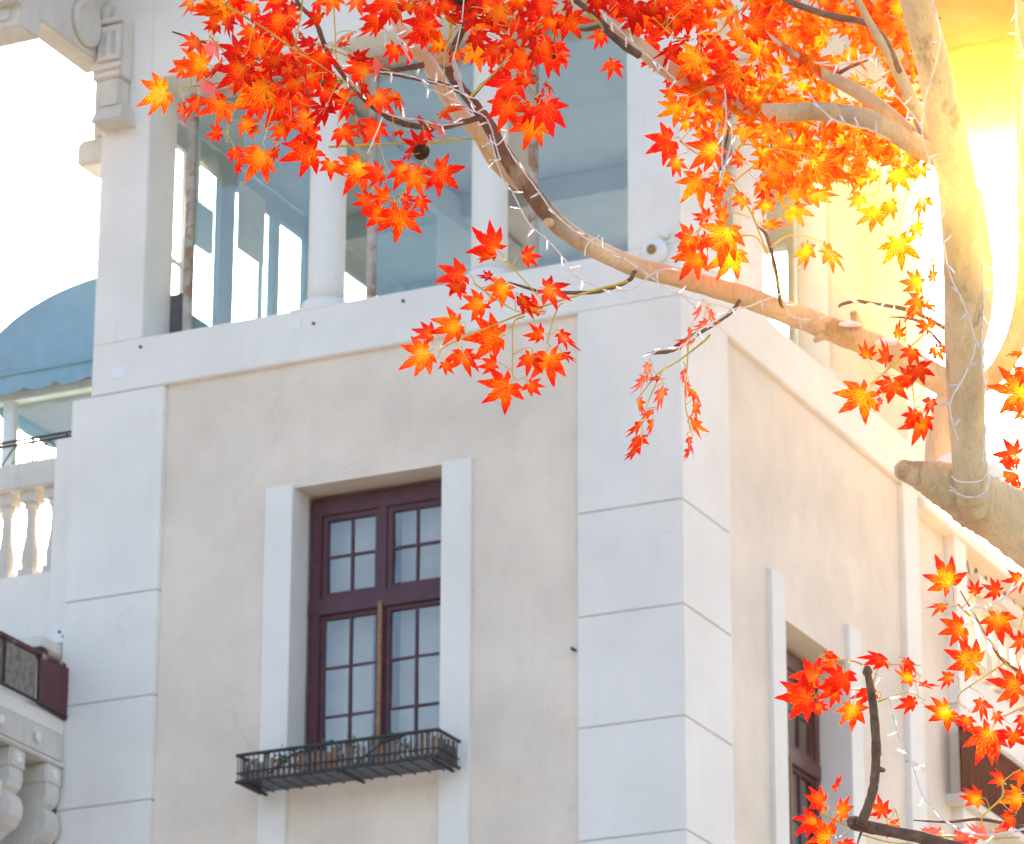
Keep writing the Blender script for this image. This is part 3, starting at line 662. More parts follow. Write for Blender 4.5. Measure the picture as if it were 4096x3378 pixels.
TW = [
 [(2588, 1417, 20), (2640, 1410, 22), (2690, 1400, 24), (2744, 1362, 26), (2850, 1300, 24), (2930, 1243, 22), (2960, 1200, 20)],
 [(2032, 1129, 12), (2100, 1150, 14), (2165, 1166, 16), (2298, 1172, 18), (2398, 1166, 20), (2510, 1126, 20), (2540, 1085, 22)],
 [(1180, -30, 22), (1195, 17, 22), (1264, 92, 24), (1299, 184, 25), (1356, 276, 26), (1431, 369, 30), (1529, 455, 30), (1616, 495, 30), (1700, 510, 30), (1776, 509, 30), (1901, 477, 30), (1930, 465, 30)],
 [(690, 128, 15), (746, 146, 12), (820, 172, 13), (873, 184, 13), (950, 205, 15), (1040, 240, 16)],
 [(1235, 322, 26), (1300, 330, 24), (1368, 330, 26)],
 [(1480, 285, 20), (1560, 282, 22), (1610, 276, 26), (1665, 266, 30), (1690, 262, 34)],
 [(1480, 290, 16), (1560, 296, 18), (1638, 311, 20), (1720, 326, 20), (1776, 339, 20), (1850, 375, 20)],
 [(2300, 118, 20), (2350, 118, 22), (2430, 100, 22)],
 [(2210, 20, 8), (2191, 55, 10), (2150, 140, 11), (2108, 187, 12), (2032, 221, 14), (1990, 290, 16), (1930, 340, 18), (1890, 385, 18)],
 [(2909, 356, 12), (2917, 430, 13), (2917, 493, 14), (2900, 600, 13), (2886, 667, 14), (2870, 730, 15), (2856, 790, 14)],
 [(3030, 905, 16), (3068, 947, 18), (3098, 1061, 18), (3121, 1200, 20), (3137, 1255, 22)],
 [(3356, 1228, 22), (3370, 1218, 16), (3423, 1206, 17), (3498, 1217, 18), (3596, 1232, 20), (3685, 1262, 20), (3768, 1307, 22), (3810, 1330, 22)],
 [(3558, 1269, 10), (3620, 1272, 12), (3680, 1290, 14), (3740, 1350, 16), (3790, 1410, 18)],
 [(3654, 3282, 12), (3794, 3289, 14), (3905, 3278, 16), (4015, 3293, 17), (4110, 3310, 18)],
 [(3842, 2365, 9), (3927, 2512, 12), (3975, 2590, 15), (4015, 2645, 18), (4096, 2704, 24), (4190, 2770, 28)],
 [(3424, 3395, 10), (3440, 3345, 12), (3455, 3310, 14)],
 [(2700, 1050, 16), (2730, 1020, 18), (2760, 985, 14)],
 [(3250, 285, 20), (3330, 300, 22), (3400, 270, 18), (3470, 240, 14)]]
for w in TW:
    w = [(w[0][0], w[0][1], w[0][2]*.45)]+[(x, y, q*.84) for x, y, q in w[1:]]
    px_tube('twig', w, (dep(w[0][0])-.03, dep(w[-1][0])-.02), M['twig'], 8, 5, .28)
px_tube('branch', [(4180, 3500, 56), (3980, 3430, 54), (3800, 3385, 52), (3684, 3352, 50), (3536, 3322, 48), (3440, 3302, 48), (3415, 3292, 54), (3400, 3284, 34)], (10.4, 10.3), M['branch2'], 12, 5, .22)
px_tube('branch', [(3440, 3300, 40), (3455, 3268, 42), (3485, 3190, 40), (3500, 3100, 38), (3504, 2984, 37), (3494, 2836, 36), (3472, 2700, 30), (3464, 2672, 20)], (10.3, 10.25), M['branch2'], 12, 5, .2)
# knots, stubs and bumps
for x, y, w, l, a, d, mt in ((3430, 1310, 40, 62, -105, 10.56, 'bark'), (3300, 1340, 30, 48, 150, 10.54, 'bark'), (2200, 885, 40, 22, 140, 10.40, 'bark'), (1790, 240, 56, 44, 200, 10.35, 'bark'), (3705, 70, 70, 66, 170, 10.26, 'bark'), (3508, 3075, 22, 30, 15, 10.28, 'twig'), (1195, 20, 14, 20, 190, 10.26, 'twig'), (1262, 90, 14, 24, 280, 10.26, 'twig'), (3470, 2690, 34, 18, 265, 10.25, 'twig')):
    e = (x+math.cos(R(a))*l, y+math.sin(R(a))*l)
    px_tube('branch_stub', [(x, y, w*1.25), ((x+e[0])/2, (y+e[1])/2, w), (e[0], e[1], w*.7)], (d, d-.02), M[mt], 10, 4, .2)
# seed balls
for x, y, r in ((1685, 607, 34), (1843, 0, 27), (2215, 228, 10)):
    bm = bmesh.new(); bmesh.ops.create_icosphere(bm, subdivisions=4, radius=1); d = dep(x)-.16; c = at(x, y, d); rr = r*d/PXM
    for v in bm.verts: v.co = c+v.co*rr*(1+.05*noise.noise(v.co*14))
    bobj('seed_ball', bm, M['ball'], T, True)
    bm = bmesh.new(); sweep(bm, [at(x, y-r, d), at(x+2, y-r-40, d), at(x+6, y-r-90, d+.05)], [.0012]*3, 4, 5); bobj('seed_stalk', bm, M['twig'], T, True)

# ---- maple leaves: shared leaf meshes
def leaf_mesh(seed):
    rg = random.Random(seed); V = []; F = []; UV = []
    lobes = [(0, 1.0), (37, .92), (-38, .90), (76, .70), (-78, .72), (118, .44), (-120, .42)]
    lobes = [(a+rg.uniform(-4, 4), l*rg.uniform(.93, 1.06)) for a, l in lobes]
    lobes.sort()
    def add(p, uv): V.append(p); UV.append(uv); return len(V)-1
    curl = rg.uniform(-.05, .34); tw = rg.uniform(-.22, .22)
    def z(r, w): return -curl*r*r + tw*r*w - .0
    c = add((0, 0, .012), (0, .5))
    n = len(lobes)
    for i, (a, l) in enumerate(lobes):
        ar = math.radians(a); dx, dy = math.cos(ar), math.sin(ar); nx, ny = -dy, dx
        al = math.radians((lobes[i-1][0]+a)/2) if i > 0 else ar-math.radians(30)
        ah = math.radians((lobes[i+1][0]+a)/2) if i < n-1 else ar+math.radians(30)
        sl = .26*(.75 if i > 0 else .45); sh = .26*(.75 if i < n-1 else .45)
        if i > 0: sl = .32*min(1, (lobes[i-1][1]+l)/1.6)
        if i < n-1: sh = .32*min(1, (lobes[i+1][1]+l)/1.6)
        droop = rg.uniform(-.25, .45); bend = rg.uniform(-.12, .12)
        prof = [(.40, .158), (.50, .170), (.55, .143), (.67, .127), (.71, .098), (.86, .056)]
        mids = [add((dx*l*.45, dy*l*.45, z(l*.45, 0)+.012), (.45, .5)), add((dx*l*.72+nx*bend*.4, dy*l*.72+ny*bend*.4, z(l*.72, 0)+.006-droop*.15), (.72, .5))]
        tip = add((dx*l+nx*bend, dy*l+ny*bend, z(l, 0)-droop*.4), (1, .5))
        for s, aa, sr in ((-1, al, sl), (1, ah, sh)):
            s0 = add((math.cos(aa)*sr, math.sin(aa)*sr, z(sr, s*.2)-.018), (.22, .5+s*.5))
            ed = []
            for t, w in prof:
                ww = w*(l**.6)*s*rg.uniform(.93, 1.07); tb = bend*t*t
                ed.append(add((dx*l*t+nx*(ww+tb), dy*l*t+ny*(ww+tb), z(l*t, ww)-.022-droop*.4*t*t), (t, .5+ww*2.6)))
            ch = [c, s0, ed[0], ed[1], ed[2], ed[3], ed[4], ed[5], tip]
            tri = [(c, s0, mids[0]), (s0, ed[0], mids[0]), (ed[0], ed[1], mids[0]), (ed[1], ed[2], mids[0]), (ed[2], mids[1], mids[0]), (ed[2], ed[3], mids[1]), (ed[3], ed[4], mids[1]), (ed[4], ed[5], mids[1]), (ed[5], tip, mids[1])]
            for q in tri: F.append(q if s < 0 else q[::-1])
    me = bpy.data.meshes.new('leaf'); me.from_pydata(V, [], F); me.materials.append(M['leaf'])
    uvl = me.uv_layers.new(name='UVMap')
    for p in me.polygons:
        p.use_smooth = True
        for li, vi in zip(p.loop_indices, p.vertices): uvl.data[li].uv = UV[vi]
    return me
LEAF = [leaf_mesh(s) for s in range(14)]

# sprays: label, distance offset, stems in photo pixels
SP = {}
def spray(key, label, off, *stems): SP[key] = dict(label=label, off=off, stems=stems, leaves=[])
spray('a', 'outermost leaf spray with a lone yellow-orange leaf at its tip', -.16, [(1040, 318), (925, 327), (800, 342), (725, 350)], [(985, 300), (966, 357), (915, 500), (914, 544)], [(1100, 420), (1079, 475), (1062, 541)], [(837, 144), (880, 190), (909, 219), (1000, 290)])
spray('b', 'dense red leaf spray along the dark twig', -.14, [(900, 17), (943, 46), (1058, 115), (1140, 173), (1201, 216), (1259, 248), (1317, 288), (1389, 331), (1420, 350)], [(1144, 363), (1200, 330), (1259, 297), (1310, 290)], [(1213, -30), (1202, 72), (1184, 173), (1230, 222)], [(1335, 10), (1340, 115), (1346, 245)], [(1323, 196), (1446, 248), (1562, 282)])
spray('c', 'hanging leaf spray around the brown seed ball', -.13, [(1316, 589), (1458, 580), (1617, 574), (1807, 564), (1900, 555), (1945, 590), (1975, 650)], [(1573, 491), (1604, 551), (1652, 562)], [(1702, 640), (1607, 783), (1590, 800)], [(1681, 615), (1720, 580), (1800, 566)], [(1747, 520), (1791, 551), (1870, 561)])
spray('d', 'leaf spray over the grey cable plug', -.12, [(1825, 0), (1802, 130), (1776, 230), (1782, 377)], [(1661, 0), (1748, 29), (1800, 58), (1800, 115)], [(1802, 161), (1828, 112), (1961, 124)], [(1560, 0), (1620, 10), (1661, 0)])
spray('e', 'red leaf spray drooping before the grey-blue glass', -.13, [(1877, 392), (1932, 337), (1990, 279), (2047, 213), (2100, 161), (2166, 93), (2230, 20)], [(2000, 244), (2030, 130), (2069, 10)], [(2028, 221), (2087, 41)], [(2070, 280), (2087, 308), (2145, 384)], [(2062, 370), (2097, 422)], [(2166, 93), (2260, 30)])
spray('f', 'red leaf spray beside the thick green stem', -.12, [(2310, 0), (2400, 95), (2510, 196)], [(2826, 179), (2976, 26), (3000, -20)], [(2826, 179), (2780, 190), (2700, 150), (2600, 60)])
spray('g', 'orange leaf spray hanging in a curtain above the long limb', -.14, [(3112, 320), (3054, 415), (2953, 602), (2910, 680), (2900, 720)], [(2846, 400), (2895, 484), (2915, 520)], [(2720, 565), (2760, 597), (2838, 651), (2870, 689)], [(2945, 617), (2976, 579), (3150, 602), (3240, 620)], [(2780, 380), (2850, 340), (2950, 290)])
spray('h', 'orange leaf spray springing from the long limb', -.10, [(2931, 740), (2960, 780), (3009, 861), (3061, 994), (3084, 1046), (3115, 1150), (3135, 1235)], [(3025, 657), (2930, 738), (2953, 787)], [(2836, 870), (2868, 847), (2946, 853), (3003, 873)], [(2969, 943), (3026, 951), (3072, 1025)], [(3084, 988), (3147, 945), (3200, 943), (3293, 967)], [(3015, 858), (3018, 830), (3120, 790), (3200, 752)], [(2790, 930), (2820, 880), (2850, 860)])
spray('i', 'yellow-orange leaf spray high beside the trunk', .0, [(3144, 135), (3260, 120), (3350, 100)], [(3258, 280), (3200, 300), (3150, 330)], [(3350, 100), (3430, 90), (3540, 60)], [(3500, 330), (3450, 300), (3400, 260)], [(3085, 534), (3140, 470), (3200, 420)])
spray('j', 'yellow leaf spray hanging against the bright sky by the trunk', -.08, [(3286, 480), (3290, 550), (3293, 606)], [(3552, 587), (3600, 640), (3647, 698), (3620, 800), (3593, 914)], [(3517, 640), (3514, 766), (3449, 781)], [(3400, 520), (3480, 540), (3552, 587), (3680, 700)], [(3440, 560), (3440, 620)])
spray('k', 'orange leaf spray in front of the fork', -.22, [(3482, 1539), (3560, 1470), (3673, 1360), (3715, 1334), (3800, 1290)], [(3621, 1370), (3625, 1260), (3627, 1168)], [(3648, 1540), (3653, 1572), (3658, 1629)], [(3640, 1440), (3640, 1480)], [(3690, 1340), (3700, 1250), (3690, 1180)])
spray('l', 'low leaf spray hanging under the long limb before the wall', -.14, [(2510, 1126), (2298, 1186), (2098, 1252), (1965, 1306), (1793, 1379), (1759, 1412)], [(1899, 1136), (1960, 1180), (2052, 1239), (2098, 1252)], [(2025, 1043), (2090, 1115), (2172, 1206)], [(2265, 1213), (2231, 1232), (2192, 1359), (2205, 1392)], [(2098, 1266), (2055, 1292), (2050, 1400), (2049, 1505)])
spray('m', 'thin leaf sprays seen edge-on dangling from the twig', -.05, [(2840, 1340), (2817, 1365), (2720, 1440), (2630, 1498), (2544, 1605)], [(2660, 1470), (2643, 1498), (2600, 1590), (2577, 1665)], [(2752, 1380), (2750, 1445), (2740, 1598), (2757, 1698)], [(2770, 1370), (2810, 1290), (2830, 1230)])
spray('n', 'red-orange leaf spray beside the dark slanting twig', -.12, [(3831, 2417), (3880, 2465), (3934, 2520), (4015, 2645), (4100, 2720)], [(4015, 2656), (3930, 2712), (3846, 2770), (3824, 2807)], [(4100, 2430), (4067, 2600), (4080, 2680)], [(4110, 2820), (4050, 2850), (3986, 2881), (3970, 2910)])
spray('o', 'small orange leaf spray above the bottom branch', -.12, [(4008, 3131), (4008, 3190), (3934, 3263), (3927, 3310)], [(4015, 3186), (4070, 3190)])
spray('p', 'red leaf spray crowning the upright dark branch', -.12, [(3525, 3021), (3510, 2930), (3500, 2836), (3463, 2674)], [(3492, 2733), (3522, 2667), (3600, 2660), (3684, 2663)], [(3463, 2760), (3390, 2758), (3315, 2755), (3242, 2748)], [(3450, 2660), (3411, 2645), (3340, 2640), (3286, 2645)], [(3514, 2807), (3560, 2790), (3632, 2770), (3698, 2800)])
spray('q', 'leaf spray at the elbow of the bottom branch', -.12, [(3286, 3249), (3330, 3278), (3397, 3308), (3450, 3330)], [(3450, 3340), (3560, 3370), (3700, 3380)], [(3580, 3234), (3595, 3280), (3600, 3320)])
spray('r', 'pinkish red leaf spray lying along the bottom edge', -.08, [(3650, 3350), (3750, 3345), (3850, 3350), (3950, 3355), (4080, 3350)])
spray('s', 'red leaf spray right of the snowy fork', -.05, [(4200, 1760), (4120, 1800), (4080, 1860)], [(4200, 1500), (4130, 1550), (4105, 1600)])
LV = {
'a': '658,366,122,156,.80 727,426,75,75,.38 790,403,95,85,.36,.5 900,415,108,150,.5 819,262,108,188,.58 736,279,66,215,.36 788,167,72,160,.38 880,256,88,125,.38 878,532,56,175,.36 938,602,62,75,.25 947,655,52,85,.2,.5 974,489,78,20,.52 1048,613,120,118,.55 1128,507,72,100,.5,.7 1105,600,60,72,.32,.5 1028,512,50,95,.2 855,180,82,95,.3,.6,1 830,330,72,80,.3,.6,1 865,98,62,150,.42 1058,343,150,135,.56 972,276,116,142,.2 1249,599,126,152,.32 1324,653,76,102,.34 1261,532,106,175,.12',
'b': '894,12,142,165,.72 770,-12,82,105,.66 865,43,90,140,.48 914,83,66,100,.3 955,206,76,200,.2 1041,170,106,110,.46 1133,400,122,130,.32 1015,23,62,100,.5 1136,78,122,152,.3 940,-10,62,70,.12 1294,366,82,75,.22 1354,377,76,60,.5 1213,400,72,60,.3 1230,458,76,110,.56 1302,432,92,100,.06 1291,216,106,115,.12 1164,276,102,190,.28 1069,305,62,120,.12 1279,62,82,100,.22 1202,135,44,20,.08 1251,170,76,180,.12,.6 1397,135,72,140,.5,.3 1360,178,46,10,.1,.45 1423,228,66,0,.1,.5 1461,291,92,215,.38 1507,248,66,40,.2,.7,.8 1449,337,72,100,.1 1507,383,102,50,.44 1110,230,80,120,.34 1190,330,85,140,.42 1240,300,80,80,.5 1080,240,80,60,.2 1010,120,70,130,.5 1340,330,70,150,.3 1180,180,70,230,.3 1330,-20,80,100,.6 1430,-5,70,70,.45 1010,250,75,160,.25 1160,480,85,95,.36 1390,420,70,120,.1 1200,250,75,70,.45 1367,520,82,60,.34',
'c': '1579,377,76,60,.5 1509,497,92,130,.26 1604,526,46,165,.1,.5 1443,659,126,122,.46 1525,691,76,170,.4 1481,805,72,160,.3 1547,786,72,190,.34 1620,669,96,120,.3 1655,691,96,75,.46 1747,685,116,32,.3 1684,799,62,95,.26 1598,843,126,100,.42 1617,792,46,30,.3 1522,865,92,168,.3 1590,890,70,110,.3,.5,.6 1687,583,82,190,.2 1703,530,46,80,.15 1765,455,92,320,.44 1680,478,72,10,.1,.3 1744,500,62,10,.2,.3,.9 1640,620,52,170,.12,.35 1430,500,80,100,.25',
'd': '1716,92,116,145,.34 1569,6,122,160,.24 1598,49,56,60,.48 1702,9,82,150,.5,.65 1788,72,72,30,.4 1765,178,72,190,.56 1828,213,56,70,.52 1640,20,70,120,.45 1850,-10,80,160,.3 1780,10,70,80,.4',
'e': '1903,58,112,200,.12 2004,29,92,110,.56 1909,95,76,60,.46 1880,29,82,150,.12 1903,184,98,75,.68 1990,190,76,150,.3 2004,121,82,250,.12 1903,144,72,60,.12 2099,221,112,140,.38 2045,321,126,122,.2 2038,415,112,115,.42 2121,429,76,130,.2 2135,484,116,105,.46 2187,422,122,75,.24 2194,380,52,90,.3,.4,.6 2187,335,46,30,.16 2163,387,46,280,.15,.35 2194,214,96,60,.2 2183,169,72,70,.42 2208,76,76,80,.46 2277,14,86,50,.28 2266,69,106,60,.38 2138,62,82,220,.12 2107,121,62,100,.28 2104,311,62,80,.3 2149,193,92,110,.16 1960,80,80,190,.2 2060,80,80,60,.16 2150,120,70,160,.25 1950,40,80,260,.4 2080,0,80,120,.3 2180,0,80,100,.35 2040,160,70,120,.25',
'f': '2570,55,116,95,.46 2538,17,112,110,.16 2619,29,56,100,.18 2754,32,122,130,.2 2849,81,96,170,.28 2674,112,102,160,.34,.6 2746,156,72,200,.08 2711,187,106,185,.12,.5 2959,138,102,200,.46 2895,207,76,60,.16 2384,-7,82,90,.12 2480,-10,80,130,.2 2640,-10,80,70,.3 2700,80,70,60,.4 2800,150,70,100,.3 2840,-10,90,80,.4 2930,40,80,150,.5 3000,103,116,0,.26 2660,70,70,150,.35',
'g': '2795,230,116,140,.62 2944,285,146,110,.38 2815,357,112,172,.38 2697,377,64,180,.36 2717,426,86,150,.62 2803,432,72,90,.46 2953,453,92,330,.56 2682,562,114,150,.3 2708,643,72,130,.34 2754,487,52,150,.44 2806,473,56,140,.34 2826,553,86,275,.34 2864,588,116,150,.34 3083,530,102,200,.68 2976,516,106,80,.6 2968,643,56,200,.26 2803,715,112,125,.42 2910,703,92,175,.46,.5 3039,267,62,60,.12 2880,440,80,110,.5 3020,380,90,70,.55 2860,300,80,60,.45 3060,600,80,120,.55 3248,644,150,20,.46 3202,701,56,70,.5 3030,460,90,140,.58 2900,380,80,150,.45 3130,560,80,80,.62',
'h': '3045,726,86,40,.38 3068,666,82,250,.56 3120,646,82,60,.6 2871,815,76,275,.18 2828,870,62,210,.22 2885,873,82,320,.42 2908,919,136,105,.44 2767,945,106,140,.34 2825,945,62,120,.16,.6 2784,1017,112,125,.34 2931,1011,126,110,.5 2830,1031,46,120,.18 2974,792,62,130,.26 3061,807,62,95,.38 3061,766,62,50,.12 3172,831,82,60,.52 3061,902,76,35,.34,.5 3225,990,86,70,.58 3308,1002,106,30,.6,.6 3255,781,92,15,.46,.7 3120,760,80,100,.5 3110,700,80,130,.52 3180,760,70,80,.5',
'i': '3132,135,122,50,.42 3303,153,92,190,.46 3185,264,96,330,.56 3150,396,86,40,.54 3221,342,62,100,.5 3199,549,86,20,.62 3431,125,92,30,.48 3360,36,90,100,.45 3538,71,92,120,.48 3556,125,80,200,.5 3467,328,52,90,.62 3506,374,62,60,.64 3584,89,92,120,.44 3627,250,62,70,.5,.6,.4 3080,60,90,120,.4 3210,40,90,70,.45 3260,100,80,140,.5 3060,200,90,100,.42 3240,220,90,60,.5 3120,310,80,160,.5 3330,230,80,100,.52 3400,200,80,40,.5 3610,30,80,150,.42 3480,180,70,80,.5 3290,400,70,120,.55 3070,330,80,60,.5 3210,470,90,110,.6 3640,150,80,100,.5 3580,300,80,70,.55 3640,430,80,100,.6 3300,-10,80,90,.4 3450,-10,80,60,.42 3170,-10,80,120,.38',
'j': '3407,557,86,110,.64 3457,717,76,190,.64 3506,587,86,60,.68 3582,690,86,50,.68 3696,793,86,120,.7 3506,842,102,90,.66 3563,815,72,60,.68 3593,964,112,80,.66 3662,903,56,60,.68 3449,633,62,120,.62 3640,615,80,60,.68 3677,663,80,100,.7 3660,545,80,80,.68 3441,789,62,130,.62 3350,600,80,100,.58 3330,690,80,60,.56 3720,600,70,100,.7 3580,570,70,120,.66 3400,690,70,80,.6 3500,700,60,150,.64',
'k': '3461,1572,126,135,.48 3469,1427,62,270,.5 3549,1443,86,250,.36,.6 3590,1344,62,290,.36,.5 3570,1531,102,95,.26 3523,1603,52,120,.3,.4 3642,1510,66,180,.26 3673,1469,82,60,.18 3658,1660,62,150,.18 3694,1676,102,115,.34 3725,1603,76,95,.2,.6 3679,1137,82,190,.58 3730,1121,72,290,.54,.5 3673,1194,72,120,.52 3658,1240,62,120,.5,.5 3715,1313,62,230,.5 3741,1391,62,60,.52 3725,1064,52,290,.5,.35 3700,1215,60,30,.5 3650,1400,70,110,.25',
'l': '1979,996,112,220,.24 1959,1030,76,160,.24 2099,1026,62,0,.34 1849,1100,112,165,.38,.7 1833,1146,66,130,.38 1959,1106,52,190,.2,.6 2019,1146,92,140,.52 2085,1193,92,50,.28,.5 2185,1153,102,20,.32 1926,1213,92,155,.42 2152,1239,92,170,.36,.6 1833,1299,106,160,.54 1726,1336,72,200,.34 1706,1412,118,150,.6 1779,1452,52,60,.3 1852,1415,102,85,.46 1992,1346,132,170,.38 1979,1459,66,175,.3 2165,1339,62,190,.38 2245,1342,92,40,.28 2258,1419,62,60,.26 2122,1425,76,100,.3 2195,1425,116,85,.42 2118,1538,66,50,.26 2035,1538,126,130,.36',
'm': '2803,1232,64,110,.56,.3,.3 2837,1246,66,120,.5,.3,.3 2823,1292,66,110,.5,.3,.3 2763,1326,66,130,.52,.3,.3 2750,1359,62,150,.4,.35 2591,1465,66,120,.5,.35,.4 2577,1518,74,105,.5,.35,.3 2630,1512,46,160,.2,.4 2650,1565,78,100,.42,.5,.3 2604,1645,60,120,.42,.35 2557,1605,60,100,.46,.3 2557,1698,66,115,.4,.4 2610,1691,60,130,.36,.35 2557,1751,82,110,.34,.5 2544,1798,60,125,.28,.4 2737,1485,56,90,.4,.35 2743,1538,60,80,.44,.3,.3 2770,1565,66,75,.46,.4 2783,1618,66,90,.46,.35 2773,1685,76,85,.46,.45 2757,1758,64,100,.34,.35 2757,1800,50,85,.28,.35',
'n': '3798,2336,116,235,.46 3897,2369,52,300,.26 3776,2424,66,180,.34 3846,2509,96,160,.34 3993,2468,106,85,.28 3993,2365,62,200,.18 4089,2321,76,180,.28 3897,2652,122,200,.38 3802,2711,56,190,.28 4078,2748,116,190,.34 3790,2844,106,135,.38 3927,2811,82,110,.34 3868,2873,56,100,.3 3986,2858,46,60,.38 3960,2932,126,120,.42 3993,2976,72,110,.38 4052,2932,92,100,.26 4090,2560,70,160,.3 4095,2870,70,80,.3',
'o': '4008,3120,56,200,.34 3912,3197,76,180,.46 4081,3190,82,170,.54 4045,3271,62,150,.34 4090,3100,60,120,.3',
'p': '3234,2792,136,175,.2 3264,2704,106,195,.18 3374,2696,112,110,.24 3308,2615,56,330,.14,.6 3415,2829,96,90,.46 3271,2825,46,30,.18 3492,2770,86,180,.12,.6 3536,2641,96,195,.12,.5 3625,2645,62,30,.12,.6 3647,2715,72,170,.5 3691,2741,66,0,.18 3654,2807,76,150,.22,.7 3713,2829,46,20,.2 3345,2760,80,150,.2 3330,2660,60,200,.3',
'q': '3286,3212,86,190,.22 3257,3278,82,150,.26 3360,3249,76,0,.38 3315,3345,102,200,.38 3341,3153,62,285,.22,.4 3529,3256,76,270,.28 3374,3374,62,60,.2 3560,3300,60,60,.3',
'r': '3684,3345,80,20,.22,.6,.4 3750,3330,82,160,.24,.6,.5 3831,3345,82,10,.22,.6,.3 3941,3345,82,170,.26,.6,.4 3993,3322,72,20,.3,.6,.3 3880,3370,80,60,.24,.7 3780,3372,80,120,.22',
's': '4096,1562,132,185,.5 4100,1640,72,170,.36 4090,1411,62,190,.46,.3 4067,1821,92,190,.22 4060,1890,92,170,.26 4085,1950,72,140,.24 4110,1480,70,120,.45'}
view_n = -fw
NL = 0
for key, s in SP.items():
    rg = random.Random('spray'+key)
    bm = bmesh.new(); stems = []
    for st in s['stems']:
        P = [at(x, y, dep(x)+s['off']+.03*rg.uniform(-1, 1)) for x, y in st]; r = [.0023-.0011*i/(len(P)-1) for i in range(len(P))]
        if st is s['stems'][0]: r = [q*1.35 for q in r]
        if key == 'f' and st is s['stems'][0]: r = [.0058, .0054, .0048]
        pts = sweep(bm, P, r, 5, 6); stems += list(zip(catmull([Vector((x, y, 0)) for x, y in st], 5), pts))
    leaves = []
    for it in LV[key].split():
        v = [float(q) for q in it.split(',')]; x, y, ln, an, ti = v[:5]; nar = v[5] if len(v) > 5 else 1; pk = v[6] if len(v) > 6 else 0
        d = dep(x)+s['off']+rg.uniform(-.10, .06)
        ti += .07
        if 2700 < x < 3800 and y < 1100: ti += .14+.10*min(1, max(0, (x-2800)/700))  # leaves near the sun yellowed: the flare is put into their colour
        p = at(x, y, d); scale = ln*d/PXM*1.13
        ti = min(ti, .78)
        a = R(an+rg.uniform(-6, 6)); dirv = rt*math.cos(a)-up*math.sin(a)
        side = view_n.cross(dirv)
        if nar == 1 and rg.random() < .16 and ln < 100: nar = rg.uniform(.3, .6)
        t1 = math.acos(nar)*rg.choice((-1, 1)) if nar < 1 else R(rg.uniform(-40, 40))
        t2 = R(rg.uniform(-30, 36))
        if ln > 110: t1 *= .45; t2 *= .45      # the largest leaves face the street
        n1 = view_n*math.cos(t1)+side*math.sin(t1); s1 = n1.cross(dirv)
        d2 = dirv*math.cos(t2)-n1*math.sin(t2); n2 = s1.cross(d2)*-1
        n2 = d2.cross(s1)
        if n2.dot(view_n) < 0: n2 = -n2; s1 = -s1
        Mx = Matrix(((d2.x, s1.x, n2.x, p.x), (d2.y, s1.y, n2.y, p.y), (d2.z, s1.z, n2.z, p.z), (0, 0, 0, 1))) @ Matrix.Scale(scale, 4)
        leaves.append((Mx, ti, pk)); NL += 1
        # stalk to the nearest stem
        q2, q3 = min(stems, key=lambda q: (q[0].x-x)**2+(q[0].y-y)**2)
        dd = math.hypot(q2.x-x, q2.y-y)
        if dd < 190:
            m = (p+q3)/2 + up*-.010*rg.uniform(-.6, 1.4) + rt*.008*rg.uniform(-1, 1) - d2*.012
            sweep(bm, [p-d2*.002, p-d2*.018+n2*-.003, m, q3], [.0010, .0010, .0011, .0012], 4, 5)
    o = bobj('leaf_spray', bm, M['stem'], T, True); o['label'] = s['label']
    for Mx, ti, pk in leaves:
        l = link(bpy.data.objects.new('leaf', rg.choice(LEAF)), o); l.matrix_world = Mx
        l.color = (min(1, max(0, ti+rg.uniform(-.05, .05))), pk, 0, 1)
# leaves deeper in the crown, beyond those that can be told apart singly
for REG, tint in (([(900, 1550, -60, 430, 34), (1550, 2350, -80, 230, 30), (2400, 2900, -80, 330, 26)], .36), ([(2700, 3100, -60, 420, 16), (3000, 3740, -80, 420, 80), (3050, 3740, 420, 700, 44), (2850, 3300, 400, 800, 18)], .72)):  # right-hand batch tinted yellower to carry the sun flare
    bm = bmesh.new(); uvb = bm.loops.layers.uv.new('UVMap'); rg = random.Random(5)
    for x0, x1, y0, y1, cnt in REG:
        for i in range(cnt):
            x, y = rg.uniform(x0, x1), rg.uniform(y0, y1)
            if x < 1000 and y > 300: continue
            d = dep(x)+rg.uniform(-.02, .30); p = at(x, y, d); k = rg.uniform(60, 105)*d/PXM
            n2 = (view_n+Vector((rg.gauss(0, .5), rg.gauss(0, .5), rg.gauss(0, .5)))).normalized(); a = R(rg.uniform(20, 190)); dv = rt*math.cos(a)-up*math.sin(a)
            s1 = n2.cross(dv).normalized(); d2 = s1.cross(n2)
            me = rg.choice(LEAF); vv = [bm.verts.new(p+(d2*v.co.x+s1*v.co.y+n2*v.co.z)*k) for v in me.vertices]; ul = me.uv_layers[0].data
            for f in me.polygons:
                nf = bm.faces.new([vv[q] for q in f.vertices])
                for lp_, li in zip(nf.loops, f.loop_indices): lp_[uvb].uv = ul[li].uv
    o = bobj('inner_foliage', bm, M['leaf'], T, True); tag(o, kind='stuff'); o.color = (tint, 0, 0, 1)
